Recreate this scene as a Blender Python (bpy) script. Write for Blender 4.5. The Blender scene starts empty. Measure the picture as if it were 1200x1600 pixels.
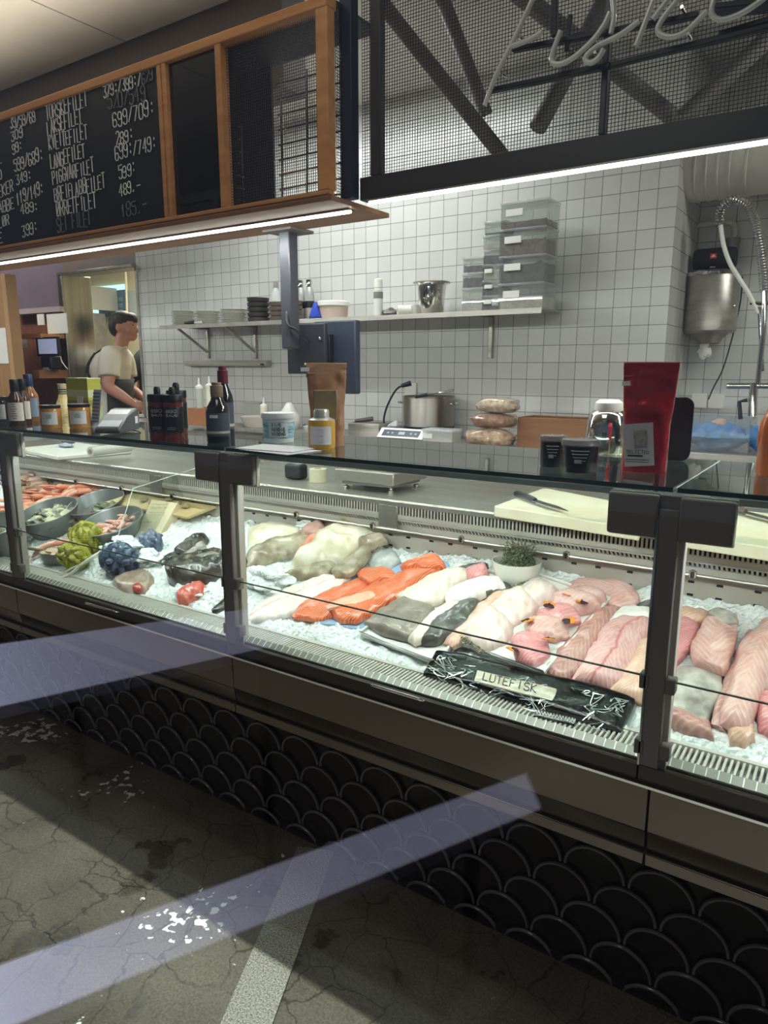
import bpy, math, random
from mathutils import Vector, Matrix, noise
random.seed(7)
C = bpy.context.scene
# ---------------------------------------------------------------- camera
F_PX, CX, CY, CAM_H = 1105.0, 600.0, 800.0, 1.48
def _dir(x, y): return Vector((x-CX, CY-y, F_PX)).normalized()
_X = -_dir(-1080, 572); _Z = -_dir(590, 6200)
_Z = (_Z-_X*_Z.dot(_X)).normalized(); _Y = _Z.cross(_X)
if _Y.z < 0: _Y = -_Y
CAM = Vector((0, 0, CAM_H))
def _w(v): return Vector((_X.dot(v), _Y.dot(v), _Z.dot(v)))
RIGHT, UP, FWD = _w(Vector((1,0,0))), _w(Vector((0,1,0))), _w(Vector((0,0,1)))
def ray(px, py): return _w(Vector((px-CX, CY-py, F_PX)))
def atx(px, py, x): r = ray(px, py); return CAM+r*(x/r.x)
def aty(px, py, y): r = ray(px, py); return CAM+r*(y/r.y)
def atz(px, py, z): r = ray(px, py); return CAM+r*((z-CAM_H)/r.z)
def mpp(P): return (Vector(P)-CAM).dot(FWD)/F_PX          # metres per photo pixel at a point
ICE_Z, ICE_S, ICE_Y = .645, .42, 1.6
def ice(px, py, lift=0):
    r = ray(px, py); t = (ICE_Z+lift-ICE_S*ICE_Y-CAM_H)/(r.z-ICE_S*r.y); return CAM+r*t
def icez(y): return ICE_Z+ICE_S*(max(y, 1.57)-ICE_Y)
cd = bpy.data.cameras.new('camera'); co = bpy.data.objects.new('camera', cd); C.collection.objects.link(co)
M4 = Matrix((RIGHT, UP, -FWD)).transposed().to_4x4(); M4.translation = CAM
co.matrix_world = M4
cd.sensor_fit = 'VERTICAL'; cd.sensor_height = 24; cd.sensor_width = 18; cd.lens = F_PX/1600*24; cd.clip_start = .02
C.camera = co
# ---------------------------------------------------------------- light and exposure
C.view_settings.view_transform = 'Standard'; C.view_settings.look = 'None'
C.view_settings.exposure = 0.35; C.view_settings.gamma = 1; C.view_settings.use_curve_mapping = False
W = bpy.data.worlds.new('world'); C.world = W; W.use_nodes = True
W.node_tree.nodes['Background'].inputs[0].default_value = (.62, .72, 1, 1)
W.node_tree.nodes['Background'].inputs[1].default_value = .09
SUN, LED_W, CASE_W, KITCHEN_W, BACKROOM_W = 8.5, 6.5, 5.0, 34.0, 80.0; HALL_FILL_W = 5.5; CEIL_FILL_W = 24.0
sl = bpy.data.lights.new('sun', 'SUN'); so = bpy.data.objects.new('sun', sl); C.collection.objects.link(so)
sl.energy = SUN; sl.angle = math.radians(.25); sl.color = (1, .98, .95)
so.rotation_euler = Vector((-.25, 2.02, -2.6)).to_track_quat('-Z', 'Y').to_euler()
def area(name, loc, aim, sx, sy, watt, col=(1,1,1), parent=None, spread=math.pi):
    l = bpy.data.lights.new(name, 'AREA'); l.shape = 'RECTANGLE'; l.size = sx; l.size_y = sy; l.energy = watt; l.color = col; l.spread = spread
    o = bpy.data.objects.new(name, l); C.collection.objects.link(o)
    d = Vector(aim).normalized(); x = Vector((1,0,0)); z = -d; y = z.cross(x).normalized(); x = y.cross(z)
    m = Matrix((x, y, z)).transposed().to_4x4(); m.translation = Vector(loc)
    o.matrix_world = m
    if parent: o.parent = parent; o.matrix_parent_inverse = Matrix.Translation(parent.location).inverted()
    return o
# ---------------------------------------------------------------- materials
def lin(h):
    if not isinstance(h, str): return tuple(h)+(1,)
    h = h.lstrip('#'); c = [int(h[i:i+2], 16)/255 for i in (0, 2, 4)]
    return tuple(x/12.92 if x <= .04045 else ((x+.055)/1.055)**2.4 for x in c)+(1,)
_mats = {}
def newmat(name):
    m = bpy.data.materials.new(name); m.use_nodes = True
    return m, m.node_tree.nodes, m.node_tree.links, m.node_tree.nodes['Principled BSDF']
def pbr(name, col, rough=.5, metal=0, col2=None, scale=20, bump=0, bscale=None, spec=.5, coat=0, emit=None, estr=1, sss=0, stretch=None, trans=0):
    if name in _mats: return _mats[name]
    m, N, L, b = newmat(name)
    b.inputs['Base Color'].default_value = lin(col); b.inputs['Roughness'].default_value = rough
    b.inputs['Metallic'].default_value = metal; b.inputs['Specular IOR Level'].default_value = spec
    b.inputs['Coat Weight'].default_value = coat; b.inputs['Coat Roughness'].default_value = .08
    if trans: b.inputs['Transmission Weight'].default_value = trans
    if sss:
        b.inputs['Subsurface Weight'].default_value = sss; b.inputs['Subsurface Radius'].default_value = (.02, .008, .006); b.inputs['Subsurface Scale'].default_value = .5
    if emit: b.inputs['Emission Color'].default_value = lin(emit); b.inputs['Emission Strength'].default_value = estr
    if col2 or bump:
        tc = N.new('ShaderNodeTexCoord'); mp = N.new('ShaderNodeMapping'); L.new(tc.outputs['Object'], mp.inputs[0])
        if stretch: mp.inputs['Scale'].default_value = stretch
        nz = N.new('ShaderNodeTexNoise'); nz.inputs['Scale'].default_value = scale; nz.inputs['Detail'].default_value = 6
        L.new(mp.outputs[0], nz.inputs['Vector'])
        if col2:
            r = N.new('ShaderNodeValToRGB'); r.color_ramp.elements[0].position = .35; r.color_ramp.elements[1].position = .65
            r.color_ramp.elements[0].color = lin(col); r.color_ramp.elements[1].color = lin(col2)
            L.new(nz.outputs['Fac'], r.inputs[0]); L.new(r.outputs[0], b.inputs['Base Color'])
        if bump:
            n2 = nz
            if bscale:
                n2 = N.new('ShaderNodeTexNoise'); n2.inputs['Scale'].default_value = bscale; n2.inputs['Detail'].default_value = 5; L.new(mp.outputs[0], n2.inputs['Vector'])
            bp = N.new('ShaderNodeBump'); bp.inputs['Strength'].default_value = bump; bp.inputs['Distance'].default_value = .005
            L.new(n2.outputs['Fac'], bp.inputs['Height']); L.new(bp.outputs[0], b.inputs['Normal'])
    _mats[name] = m; return m
def clear(name, tint='#ffffff', ior=1.45, rough=.02, haze=0, hazecol='#ffffff', gain=1.0):
    """thin clear sheet: passes light straight through, mirrors by Fresnel, optional milky share"""
    if name in _mats: return _mats[name]
    m, N, L, b = newmat(name); N.remove(b); out = N['Material Output']
    t = N.new('ShaderNodeBsdfTransparent'); t.inputs[0].default_value = lin(tint)
    g = N.new('ShaderNodeBsdfGlossy'); g.inputs['Roughness'].default_value = rough
    f0 = ((ior-1)/(ior+1))**2; ge = N.new('ShaderNodeNewGeometry'); dt = N.new('ShaderNodeVectorMath'); dt.operation = 'DOT_PRODUCT'
    L.new(ge.outputs['Normal'], dt.inputs[0]); L.new(ge.outputs['Incoming'], dt.inputs[1])
    def M(op, x, y=None, z=None):
        n = N.new('ShaderNodeMath'); n.operation = op
        for i, q in enumerate((x, y, z)):
            if isinstance(q, (int, float)): n.inputs[i].default_value = q
            elif q is not None: L.new(q, n.inputs[i])
        return n
    p5 = M('POWER', M('SUBTRACT', 1.0, M('MINIMUM', M('ABSOLUTE', dt.outputs['Value']).outputs[0], 1.0).outputs[0]).outputs[0], 5.0)   # Schlick
    mu = M('MULTIPLY_ADD', p5.outputs[0], (1-f0)*gain, f0*gain); mu.use_clamp = True
    mx = N.new('ShaderNodeMixShader'); L.new(mu.outputs[0], mx.inputs[0]); L.new(t.outputs[0], mx.inputs[1]); L.new(g.outputs[0], mx.inputs[2])
    last = mx
    if haze:
        d = N.new('ShaderNodeBsdfDiffuse'); d.inputs[0].default_value = lin(hazecol)
        m2 = N.new('ShaderNodeMixShader'); m2.inputs[0].default_value = haze; L.new(mx.outputs[0], m2.inputs[1]); L.new(d.outputs[0], m2.inputs[2]); last = m2
    L.new(last.outputs[0], out.inputs[0]); _mats[name] = m; return m
def tilemat(name, horiz, x0, z0, pitch, c1, c2, grout, rough=.22):
    m, N, L, b = newmat(name)
    tc = N.new('ShaderNodeTexCoord'); sp = N.new('ShaderNodeSeparateXYZ'); L.new(tc.outputs['Object'], sp.inputs[0])
    cb = N.new('ShaderNodeCombineXYZ')
    for i, (ax, off) in enumerate(((horiz, x0), ('Z', z0))):
        a = N.new('ShaderNodeMath'); a.operation = 'SUBTRACT'; L.new(sp.outputs[ax], a.inputs[0]); a.inputs[1].default_value = off
        L.new(a.outputs[0], cb.inputs[i])
    br = N.new('ShaderNodeTexBrick'); br.offset = 0; br.squash = 1; L.new(cb.outputs[0], br.inputs['Vector'])
    br.inputs['Color1'].default_value = lin(c1); br.inputs['Color2'].default_value = lin(c2); br.inputs['Mortar'].default_value = lin(grout)
    br.inputs['Scale'].default_value = 1; br.inputs['Brick Width'].default_value = pitch; br.inputs['Row Height'].default_value = pitch
    br.inputs['Mortar Size'].default_value = .0016; br.inputs['Mortar Smooth'].default_value = .3; br.inputs['Bias'].default_value = 0
    L.new(br.outputs['Color'], b.inputs['Base Color']); b.inputs['Roughness'].default_value = rough
    bp = N.new('ShaderNodeBump'); bp.invert = True; bp.inputs['Strength'].default_value = .6; bp.inputs['Distance'].default_value = .003
    L.new(br.outputs['Fac'], bp.inputs['Height'])
    nz = N.new('ShaderNodeTexNoise'); nz.inputs['Scale'].default_value = 9; L.new(tc.outputs['Object'], nz.inputs['Vector'])
    b2 = N.new('ShaderNodeBump'); b2.inputs['Strength'].default_value = .12; b2.inputs['Distance'].default_value = .01
    L.new(nz.outputs['Fac'], b2.inputs['Height']); L.new(bp.outputs[0], b2.inputs['Normal']); L.new(b2.outputs[0], b.inputs['Normal'])
    return m
STEEL = pbr('brushed_steel', '#b9b4ac', .34, .8, '#a39d95', 30, .05, 260, stretch=(.05, 1, 1))
STEEL_D = pbr('dull_steel', '#a39d96', .45, .7, '#918b85', 14, .04, 90)
CHROME = pbr('chrome', '#d8d6d2', .1, 1)
ANTHR = pbr('anthracite', '#736d69', .5, .0)
BLACK = pbr('black_plastic', '#141416', .42)
BLACK_M = pbr('black_metal', '#1c1d20', .45, .3)
WHITE_P = pbr('white_plastic', '#e4e2da', .4)
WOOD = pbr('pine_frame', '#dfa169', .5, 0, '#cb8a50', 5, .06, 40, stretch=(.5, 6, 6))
WOOD_D = pbr('brown_board', '#7d6050', .5, 0, '#6d5244', 4, .04, 40, stretch=(.4, 6, 6))
PAPER = pbr('white_paper', '#e8e6e0', .7)
CLEAR = clear('clear_plastic', '#f4f6f4', haze=.05)
# ---------------------------------------------------------------- mesh helpers
class MB:
    def __init__(s): s.v = []; s.f = []; s.uv = {}
    def add(s, vs, fs, uvs=None):
        o = len(s.v); s.v += [Vector(p) for p in vs]; s.f += [tuple(i+o for i in f) for f in fs]
        if uvs:
            for i, u in enumerate(uvs): s.uv[o+i] = u
        return s
    def box(s, x0, y0, z0, x1, y1, z1):
        return s.add([(x, y, z) for z in (z0, z1) for y in (y0, y1) for x in (x0, x1)],
            [(0,2,3,1),(4,5,7,6),(0,1,5,4),(2,6,7,3),(0,4,6,2),(1,3,7,5)])
    def obox(s, c, size, R=None):
        c = Vector(c); R = R or Matrix.Identity(3)
        return s.add([c+R@Vector((x*size[0]/2, y*size[1]/2, z*size[2]/2)) for z in (-1,1) for y in (-1,1) for x in (-1,1)],
            [(0,2,3,1),(4,5,7,6),(0,1,5,4),(2,6,7,3),(0,4,6,2),(1,3,7,5)])
    def bar(s, a, b, w, h=None):
        a, b = Vector(a), Vector(b); d = b-a; z = d.normalized(); u = Vector((0,0,1)) if abs(z.z) < .95 else Vector((0,1,0))
        x = z.cross(u).normalized(); y = x.cross(z)
        return s.obox((a+b)/2, (w, h or w, d.length), Matrix((x, y, z)).transposed())
    def tube(s, path, r, n=8, cap=True, closed=False):
        P = [Vector(p) for p in path]; m = len(P); R = r if isinstance(r, (list, tuple)) else [r]*m
        vs = []; prev = None
        for i in range(m):
            if closed: d = P[(i+1) % m]-P[i-1]
            else: d = P[min(i+1, m-1)]-P[max(i-1, 0)]
            d = d.normalized() if d.length > 1e-9 else Vector((0,0,1))
            if prev is None:
                u = Vector((0,0,1)) if abs(d.z) < .9 else Vector((0,1,0)); a = d.cross(u).normalized()
            else: a = (prev-d*prev.dot(d)); a = a.normalized() if a.length > 1e-6 else d.orthogonal().normalized()
            prev = a; b = d.cross(a)
            vs += [P[i]+(a*math.cos(2*math.pi*k/n)+b*math.sin(2*math.pi*k/n))*R[i] for k in range(n)]
        fs = []
        for i in range(m if closed else m-1):
            j = (i+1) % m
            fs += [(i*n+k, i*n+(k+1) % n, j*n+(k+1) % n, j*n+k) for k in range(n)]
        if cap and not closed: fs += [tuple(range(n))[::-1], tuple((m-1)*n+k for k in range(n))]
        return s.add(vs, fs)
    def lathe(s, prof, c=(0,0,0), n=28, sx=1, sy=1, a0=0, a1=2*math.pi):
        """prof: (radius, z) from the bottom up; r = 0 closes an end"""
        c = Vector(c); full = abs(a1-a0-2*math.pi) < 1e-6; k = n if full else n+1
        vs = []; fs = []
        for r, z in prof:
            vs += [c+Vector((r*sx*math.cos(a0+(a1-a0)*i/n), r*sy*math.sin(a0+(a1-a0)*i/n), z)) for i in range(k)]
        for j in range(len(prof)-1):
            for i in range(n):
                i2 = (i+1) % k
                fs.append((j*k+i, j*k+i2, (j+1)*k+i2, (j+1)*k+i))
        return s.add(vs, fs)
    def ball(s, c, r, R=None, nu=14, nv=9, jit=0, seed=0, sq=1):
        r = r if isinstance(r, (tuple, list)) else (r, r, r); c = Vector(c); R = R or Matrix.Identity(3)
        vs = []; fs = []
        for j in range(nv+1):
            ph = math.pi*j/nv
            for i in range(nu):
                a = 2*math.pi*i/nu; p = Vector((math.sin(ph)*math.cos(a), math.sin(ph)*math.sin(a), -math.cos(ph)))
                if sq != 1: p = Vector([math.copysign(abs(w_)**sq, w_) for w_ in p])
                q = 1+(jit*noise.noise(p*1.7+Vector((seed*3.1, seed, 0))) if jit else 0)
                vs.append(c+R@Vector((p.x*r[0], p.y*r[1], p.z*r[2]))*q)
        for j in range(nv):
            fs += [(j*nu+i, j*nu+(i+1) % nu, (j+1)*nu+(i+1) % nu, (j+1)*nu+i) for i in range(nu)]
        return s.add(vs, fs)
    def prism(s, poly, lo, hi, ax=2):
        """poly in the two other axes (x,y | y,z | x,z), extruded along ax"""
        def p(a, b, t): return (a, b, t) if ax == 2 else ((t, a, b) if ax == 0 else (a, t, b))
        n = len(poly); vs = [p(a, b, lo) for a, b in poly]+[p(a, b, hi) for a, b in poly]
        return s.add(vs, [tuple(range(n)), tuple(range(2*n-1, n-1, -1))]+[(i, (i+1) % n, n+(i+1) % n, n+i) for i in range(n)])
    def slabpoly(s, top, down):
        top = [Vector(p) for p in top]; n = len(top); vs = top+[p+Vector(down) for p in top]
        return s.add(vs, [tuple(range(n)), tuple(range(2*n-1, n-1, -1))]+[(i, (i+1) % n, n+(i+1) % n, n+i) for i in range(n)])
    def rail(s, x0, x1, pts): return s.prism(pts, x0, x1, ax=0)
    def build(s, name, mat, parent=None, bevel=0, smooth=40, world=False, seg=2, mods=None):
        me = bpy.data.meshes.new(name)
        off = Vector((0,0,0))
        if parent is not None and world:
            q = parent
            while q is not None: off += q.location; q = q.parent
        if parent is None and not world:
            xs = [p.x for p in s.v]; ys = [p.y for p in s.v]
            off = Vector(((min(xs)+max(xs))/2, (min(ys)+max(ys))/2, min(p.z for p in s.v)))
        me.from_pydata([p-off for p in s.v], [], s.f); me.validate(); me.update()
        import bmesh
        bm = bmesh.new(); bm.from_mesh(me); bmesh.ops.recalc_face_normals(bm, faces=bm.faces); bm.to_mesh(me); bm.free()
        if s.uv:
            ul = me.uv_layers.new(name='uv')
            for lp in me.loops: ul.data[lp.index].uv = s.uv.get(lp.vertex_index, (0, 0))
        if smooth:
            me.polygons.foreach_set('use_smooth', [True]*len(me.polygons)); me.set_sharp_from_angle(angle=math.radians(smooth))
        o = bpy.data.objects.new(name, me); C.collection.objects.link(o)
        if mat: me.materials.append(mat)
        if parent is not None: o.parent = parent
        elif not world: o.location = off
        if bevel:
            b = o.modifiers.new('edge', 'BEVEL'); b.width = bevel; b.segments = seg; b.limit_method = 'ANGLE'
        return o
def tag(o, label, cat, group=None):
    o['label'] = label; o['category'] = cat
    if group: o['group'] = group
    return o
def thing(name, label, cat, loc=(0,0,0), group=None, rz=0):
    o = bpy.data.objects.new(name, None); C.collection.objects.link(o); o.empty_display_size = .05
    o.location = loc; o.rotation_euler = (0, 0, rz); return tag(o, label, cat, group)
def struct(name, mb, mat, **k):
    o = mb.build(name, mat, None, world=True, **k); o['kind'] = 'structure'; return o
def copy_tree(o, parent=None):
    c = o.copy(); C.collection.objects.link(c)
    if parent is not None: c.parent = parent
    for ch in list(o.children): copy_tree(ch, c)
    return c
ORD = 'first second third fourth fifth sixth seventh eighth ninth tenth eleventh twelfth thirteenth fourteenth'.split()
# single-stroke hand lettering on a 4 x 6 grid
GL = dict(A="00 26 40|12 32", B="00 06 36 45 44 33 03|33 42 41 30 00", C="45 36 16 05 01 10 30 41", D="00 06 26 44 42 20 00", E="40 00 06 46|03 33", F="00 06 46|03 33",
 G="45 36 16 05 01 10 30 41 43 23", H="00 06|40 46|03 43", I="20 26", J="46 41 30 10 01", K="00 06|46 03 40", L="06 00 40", M="00 06 23 46 40", N="00 06 40 46",
 O="10 01 05 16 36 45 41 30 10", P="00 06 36 45 44 33 03", R="00 06 36 45 44 33 03|23 40", S="45 36 16 05 04 13 33 42 41 30 10 01", T="20 26|06 46", U="06 01 10 30 41 46",
 V="06 20 46", W="06 10 23 30 46", X="00 46|06 40", Y="06 23 46|23 20", Z="06 46 00 40")
GL['Q'] = GL['O']+'|22 40'
GL.update({'Ø': GL['O']+"|00 46", '0': GL['O'], '1': "14 26 20", '2': "05 16 36 45 44 00 40", '3': "06 46 23 33 42 41 30 10 01", '4': "30 36 02 42", '5': "46 06 04 34 43 41 30 10 01",
 '6': "45 36 16 05 01 10 30 41 42 33 13 02", '7': "06 46 10", '8': "13 04 05 16 36 45 44 33 13 02 01 10 30 41 42 33 13", '9': "01 10 30 41 45 36 16 05 04 13 33 44",
 '/': "00 46", ':': "21 22|24 25", '-': "03 43", ',': "21 10", '.': "20 21", ' ': ""})
def write(mb, text, fmap, width, h, r, jit=0, n=4):
    """fmap(x, z) puts a point of the writing on its surface"""
    adv = width/max(1, len(text)); gw = adv*.72
    for i, ch in enumerate(text):
        dx, dz = (random.uniform(-jit, jit)*adv, random.uniform(-jit, jit)*h) if jit else (0, 0)
        k = 1+random.uniform(-jit, jit)
        for st in GL[ch].split('|'):
            if not st: continue
            pts = [fmap(i*adv+dx+int(p[0])/4*gw, dz+int(p[1])/6*h*k) for p in st.split()]
            mb.tube(pts, r, n)
def flat(o, u, v):
    o, u, v = Vector(o), Vector(u).normalized(), Vector(v).normalized()
    return lambda x, z: o+u*x+v*z
# ---------------------------------------------------------------- the room
WY = 3.70                                                     # tiled back wall
def floor_mat():
    m, N, L, b = newmat('worn_concrete')
    tc = N.new('ShaderNodeTexCoord')
    def noise_(sc, det=6, src=None):
        n = N.new('ShaderNodeTexNoise'); n.inputs['Scale'].default_value = sc; n.inputs['Detail'].default_value = det; L.new(src or tc.outputs['Object'], n.inputs['Vector']); return n
    def ramp(src, p0, c0, p1, c1):
        r = N.new('ShaderNodeValToRGB'); r.color_ramp.elements[0].position = p0; r.color_ramp.elements[1].position = p1
        r.color_ramp.elements[0].color = lin(c0); r.color_ramp.elements[1].color = lin(c1); L.new(src, r.inputs[0]); return r
    base = ramp(noise_(3.5).outputs['Fac'], .3, '#4f4840', .7, '#6e665b')
    fine = ramp(noise_(160, 3).outputs['Fac'], .35, '#b8b4ac', .65, '#ffffff')
    mu = N.new('ShaderNodeMixRGB'); mu.blend_type = 'MULTIPLY'; mu.inputs[0].default_value = .8; L.new(base.outputs[0], mu.inputs[1]); L.new(fine.outputs[0], mu.inputs[2])
    wob = noise_(7, 4); va = N.new('ShaderNodeMixRGB'); va.inputs[0].default_value = .12; L.new(tc.outputs['Object'], va.inputs[1]); L.new(wob.outputs['Color'], va.inputs[2])
    vo = N.new('ShaderNodeTexVoronoi'); vo.feature = 'DISTANCE_TO_EDGE'; vo.inputs['Scale'].default_value = 7.5; L.new(va.outputs[0], vo.inputs['Vector'])
    crk = ramp(vo.outputs['Distance'], .005, '#000000', .022, '#ffffff')
    cm = noise_(2.2, 2); cmr = ramp(cm.outputs['Fac'], .50, '#000000', .64, '#ffffff')
    mx = N.new('ShaderNodeMixRGB'); mx.blend_type = 'LIGHTEN'; mx.inputs[0].default_value = 1; L.new(crk.outputs[0], mx.inputs[1]); L.new(cmr.outputs[0], mx.inputs[2])
    m2 = N.new('ShaderNodeMixRGB'); m2.blend_type = 'MULTIPLY'; m2.inputs[0].default_value = .62; L.new(mu.outputs[0], m2.inputs[1]); L.new(mx.outputs[0], m2.inputs[2])
    wet = noise_(5.2, 9); wr = ramp(wet.outputs['Fac'], .60, '#000000', .68, '#ffffff')
    m3 = N.new('ShaderNodeMixRGB'); m3.blend_type = 'MULTIPLY'; L.new(wr.outputs[0], m3.inputs[0]); L.new(m2.outputs[0], m3.inputs[1]); m3.inputs[2].default_value = (.55, .55, .55, 1)
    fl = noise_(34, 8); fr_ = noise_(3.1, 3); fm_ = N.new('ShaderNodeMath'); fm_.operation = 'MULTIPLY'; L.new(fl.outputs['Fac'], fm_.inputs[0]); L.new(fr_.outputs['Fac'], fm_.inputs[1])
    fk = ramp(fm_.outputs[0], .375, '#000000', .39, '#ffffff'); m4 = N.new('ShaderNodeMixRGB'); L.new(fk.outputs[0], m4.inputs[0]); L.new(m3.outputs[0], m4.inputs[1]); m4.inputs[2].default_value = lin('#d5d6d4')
    L.new(m4.outputs[0], b.inputs['Base Color'])
    rr = ramp(wet.outputs['Fac'], .60, '#b8b8b8', .68, '#383838'); L.new(rr.outputs[0], b.inputs['Roughness'])
    bp = N.new('ShaderNodeBump'); bp.inputs['Strength'].default_value = .5; bp.inputs['Distance'].default_value = .004
    L.new(noise_(60, 5).outputs['Fac'], bp.inputs['Height']); L.new(bp.outputs[0], b.inputs['Normal'])
    return m
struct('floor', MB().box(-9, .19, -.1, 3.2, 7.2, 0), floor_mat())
d = (Vector((-1.195,1.203,0))-Vector((-1.067,.919,0))).normalized(); n_ = Vector((d.y, -d.x, 0))
o_ = Vector((-1.067,.919,0))
struct('trim_1', MB().slabpoly([o_-d*.72+Vector((0,0,.004)), o_-d*.72+n_*.118+Vector((0,0,.004)), o_+d*.62+n_*.118+Vector((0,0,.004)), o_+d*.62+Vector((0,0,.004))], (0,0,-.02)),
       pbr('granite', '#4f4b46', .6, 0, '#a39d92', 240, .2))
WHITE_TILE = tilemat('white_wall_tile', 'X', -1.457, 2.133, .0893, '#d0cfcb', '#c4c3bf', '#767370')
WHITE_TILE_Y = tilemat('white_wall_tile_return', 'Y', 3.70, 2.133, .0893, '#d0cfcb', '#c4c3bf', '#767370')
XL, XR = -4.80, -.835
struct('wall_back', MB().box(XL, WY, 0, XR-.0, WY+.1, 3.1), WHITE_TILE)
struct('wall_return', MB().box(XR-.1, WY+.1, 0, XR, 4.24, 3.1), WHITE_TILE_Y)
struct('wall_recess', MB().box(XR-.1, 4.24, 0, 3.0, 4.34, 3.1), WHITE_TILE)
PLASTER = pbr('plaster', '#a39a90', .8, 0, '#978e85', 3, .05, 60)
struct('wall_right', MB().box(2.6, -.8, 0, 2.7, 4.24, 3.1), PLASTER)
struct('wall_left', MB().box(-8.6, -.8, 0, -8.5, 3.7, 3.1), PLASTER)
PURPLE = pbr('plum_paint', '#6a5a66', .6, 0, '#62535f', 4)
BROWN_W = pbr('brown_veneer', '#6d5244', .5, 0, '#5f473b', 3, .05, 30, stretch=(1, 1, 6))
struct('wall_plum', MB().box(-8.5, WY, 1.92, -5.76, WY+.1, 3.1), PURPLE)
struct('wall_brown', MB().box(-8.5, WY, 0, -5.76, WY+.1, 1.92), pbr('rust_veneer', '#7c4a31', .55, 0, '#6c3f2a', 3, .05, 30, stretch=(6, 1, 1)))
struct('wall_lintel', MB().box(-5.76, WY, 2.25, XL, WY+.1, 3.1), BROWN_W)
CEIL = pbr('ceiling_panel', '#b3aaa0', .85, 0, '#aca398', 2)
cm_ = MB()
for i in range(-8, 4):
    for j in range(3): cm_.box(i*1.2+.588+.004, -.8+j*1.05+.004, 2.95, i*1.2+1.788-.004, -.8+(j+1)*1.05-.004, 2.99)
struct('ceiling', cm_, CEIL)
struct('ceiling_back', MB().box(-8.6, -.9, 2.99, 3.0, 7.2, 3.14), pbr('kitchen_ceiling', '#d6d2ca', .8))
struct('beam_bulkhead', MB().box(-8.5, 2.36, 2.58, -2.07, 2.5, 2.985), pbr('grey_bulkhead', '#77716c', .7))
fm = MB(); fm.box(-9, -.9, 2.6, 3, -.8, 3.1)
struct('wall_front', fm, PLASTER)   # fascia of the canopy outside
# the shop window the photo looks through, and unseen table shapes added to mirror faint bands in it
WIN = .22
struct('window_1', MB().box(-3.6, WIN, .05, 2.4, WIN+.006, 2.55), clear('window_glass', '#f4f8f7', 1.5, gain=1.35), smooth=0)
fr = MB()
for x in (-8.5, -6.0, -3.63, 2.43): fr.box(x-.03, WIN-.03, 0, x+.03, WIN+.03, 2.6)
fr.box(-8.5, WIN-.02, 0, 2.46, WIN+.025, .05); fr.box(-8.5, WIN-.02, 2.55, 2.46, WIN+.025, 2.6)
struct('trim_4', fr, ANTHR, bevel=.004)
struct('floor_pavement', MB().box(-9, -7, -.1, 3.2, WIN-.03, -.003), pbr('dark_asphalt', '#131212', 1, 0, '#191818', 40, spec=0))
pt_ = thing('band_reflector', 'unseen table and bench shapes added outside to mirror bluish bands in the shop window', 'table', (-1.4, -.6, 0))
SKY_TINT = pbr('sky_tinted_plank', '#8a8cab', .6)  # bluish cast of sky light put into the plank colour
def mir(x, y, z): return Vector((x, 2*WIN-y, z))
for nm, z, q in (('upper_slab', .75, ((-1.90,.84),(-1.44,1.60),(-1.22,1.36),(-1.53,.65))), ('lower_slab', .45, ((-1.19,.42),(-.62,1.58),(-.53,1.46),(-1.03,.42)))):
    MB().slabpoly([mir(x, y, z) for x, y in q], (0,0,-.03)).build(nm, SKY_TINT, pt_, world=True, bevel=.002)
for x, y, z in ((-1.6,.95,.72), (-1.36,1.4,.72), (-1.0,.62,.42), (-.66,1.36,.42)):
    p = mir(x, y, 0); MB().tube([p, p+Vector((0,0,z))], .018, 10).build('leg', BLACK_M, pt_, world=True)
# back room behind the opening
CREAM = pbr('cream_wall', '#e2d8b4', .7)
struct('wall_pantry', MB().box(-11, 5.9, 0, -3.6, 6.0, 3.1), CREAM)
struct('wall_pantry_side', MB().box(-3.7, 3.8, 0, -3.6, 5.9, 3.1), CREAM)
struct('wall_pantry_end', MB().box(-11, 3.8, 0, -10.9, 5.9, 3.1), CREAM)
jm = MB(); jm.box(-5.80, 3.66, 0, -5.74, 3.94, 2.25); jm.box(-5.80, 3.655, 2.235, XL, 3.82, 2.262)
struct('trim_2', jm, pbr('jamb_steel', '#a5a29d', .28, 1, '#918e89', 8, .03, 200, stretch=(3, 3, .1)), bevel=.004)
struct('trim_3', MB().box(XL-.012, 3.69, 0, XL+.012, 3.82, 2.25), STEEL_D, bevel=.002)
area('pantry_light', (-6.0, 4.9, 2.95), (0,0,-1), 1.4, .5, BACKROOM_W, (1, .98, .9))
area('kitchen_light', (-2.6, 2.95, 2.96), (0,0,-1), 1.6, .35, KITCHEN_W, (1, 1, 1))
area('kitchen_light', (.9, 3.1, 2.96), (0,0,-1), 1.2, .35, KITCHEN_W*.75, (1, .97, .93))
area('till_fill', (-6.6, 2.75, 2.95), (0,.45,-1), 1.2, .3, 30, (1, .96, .92))  # added lamp, put in to brighten the plum wall and till corner
area('hall_fill', (-.9, .7, 2.93), (0,0,-1), .8, .8, HALL_FILL_W, (1, .96, .92))  # added unseen lamp that lifts the counter front and sign
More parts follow.
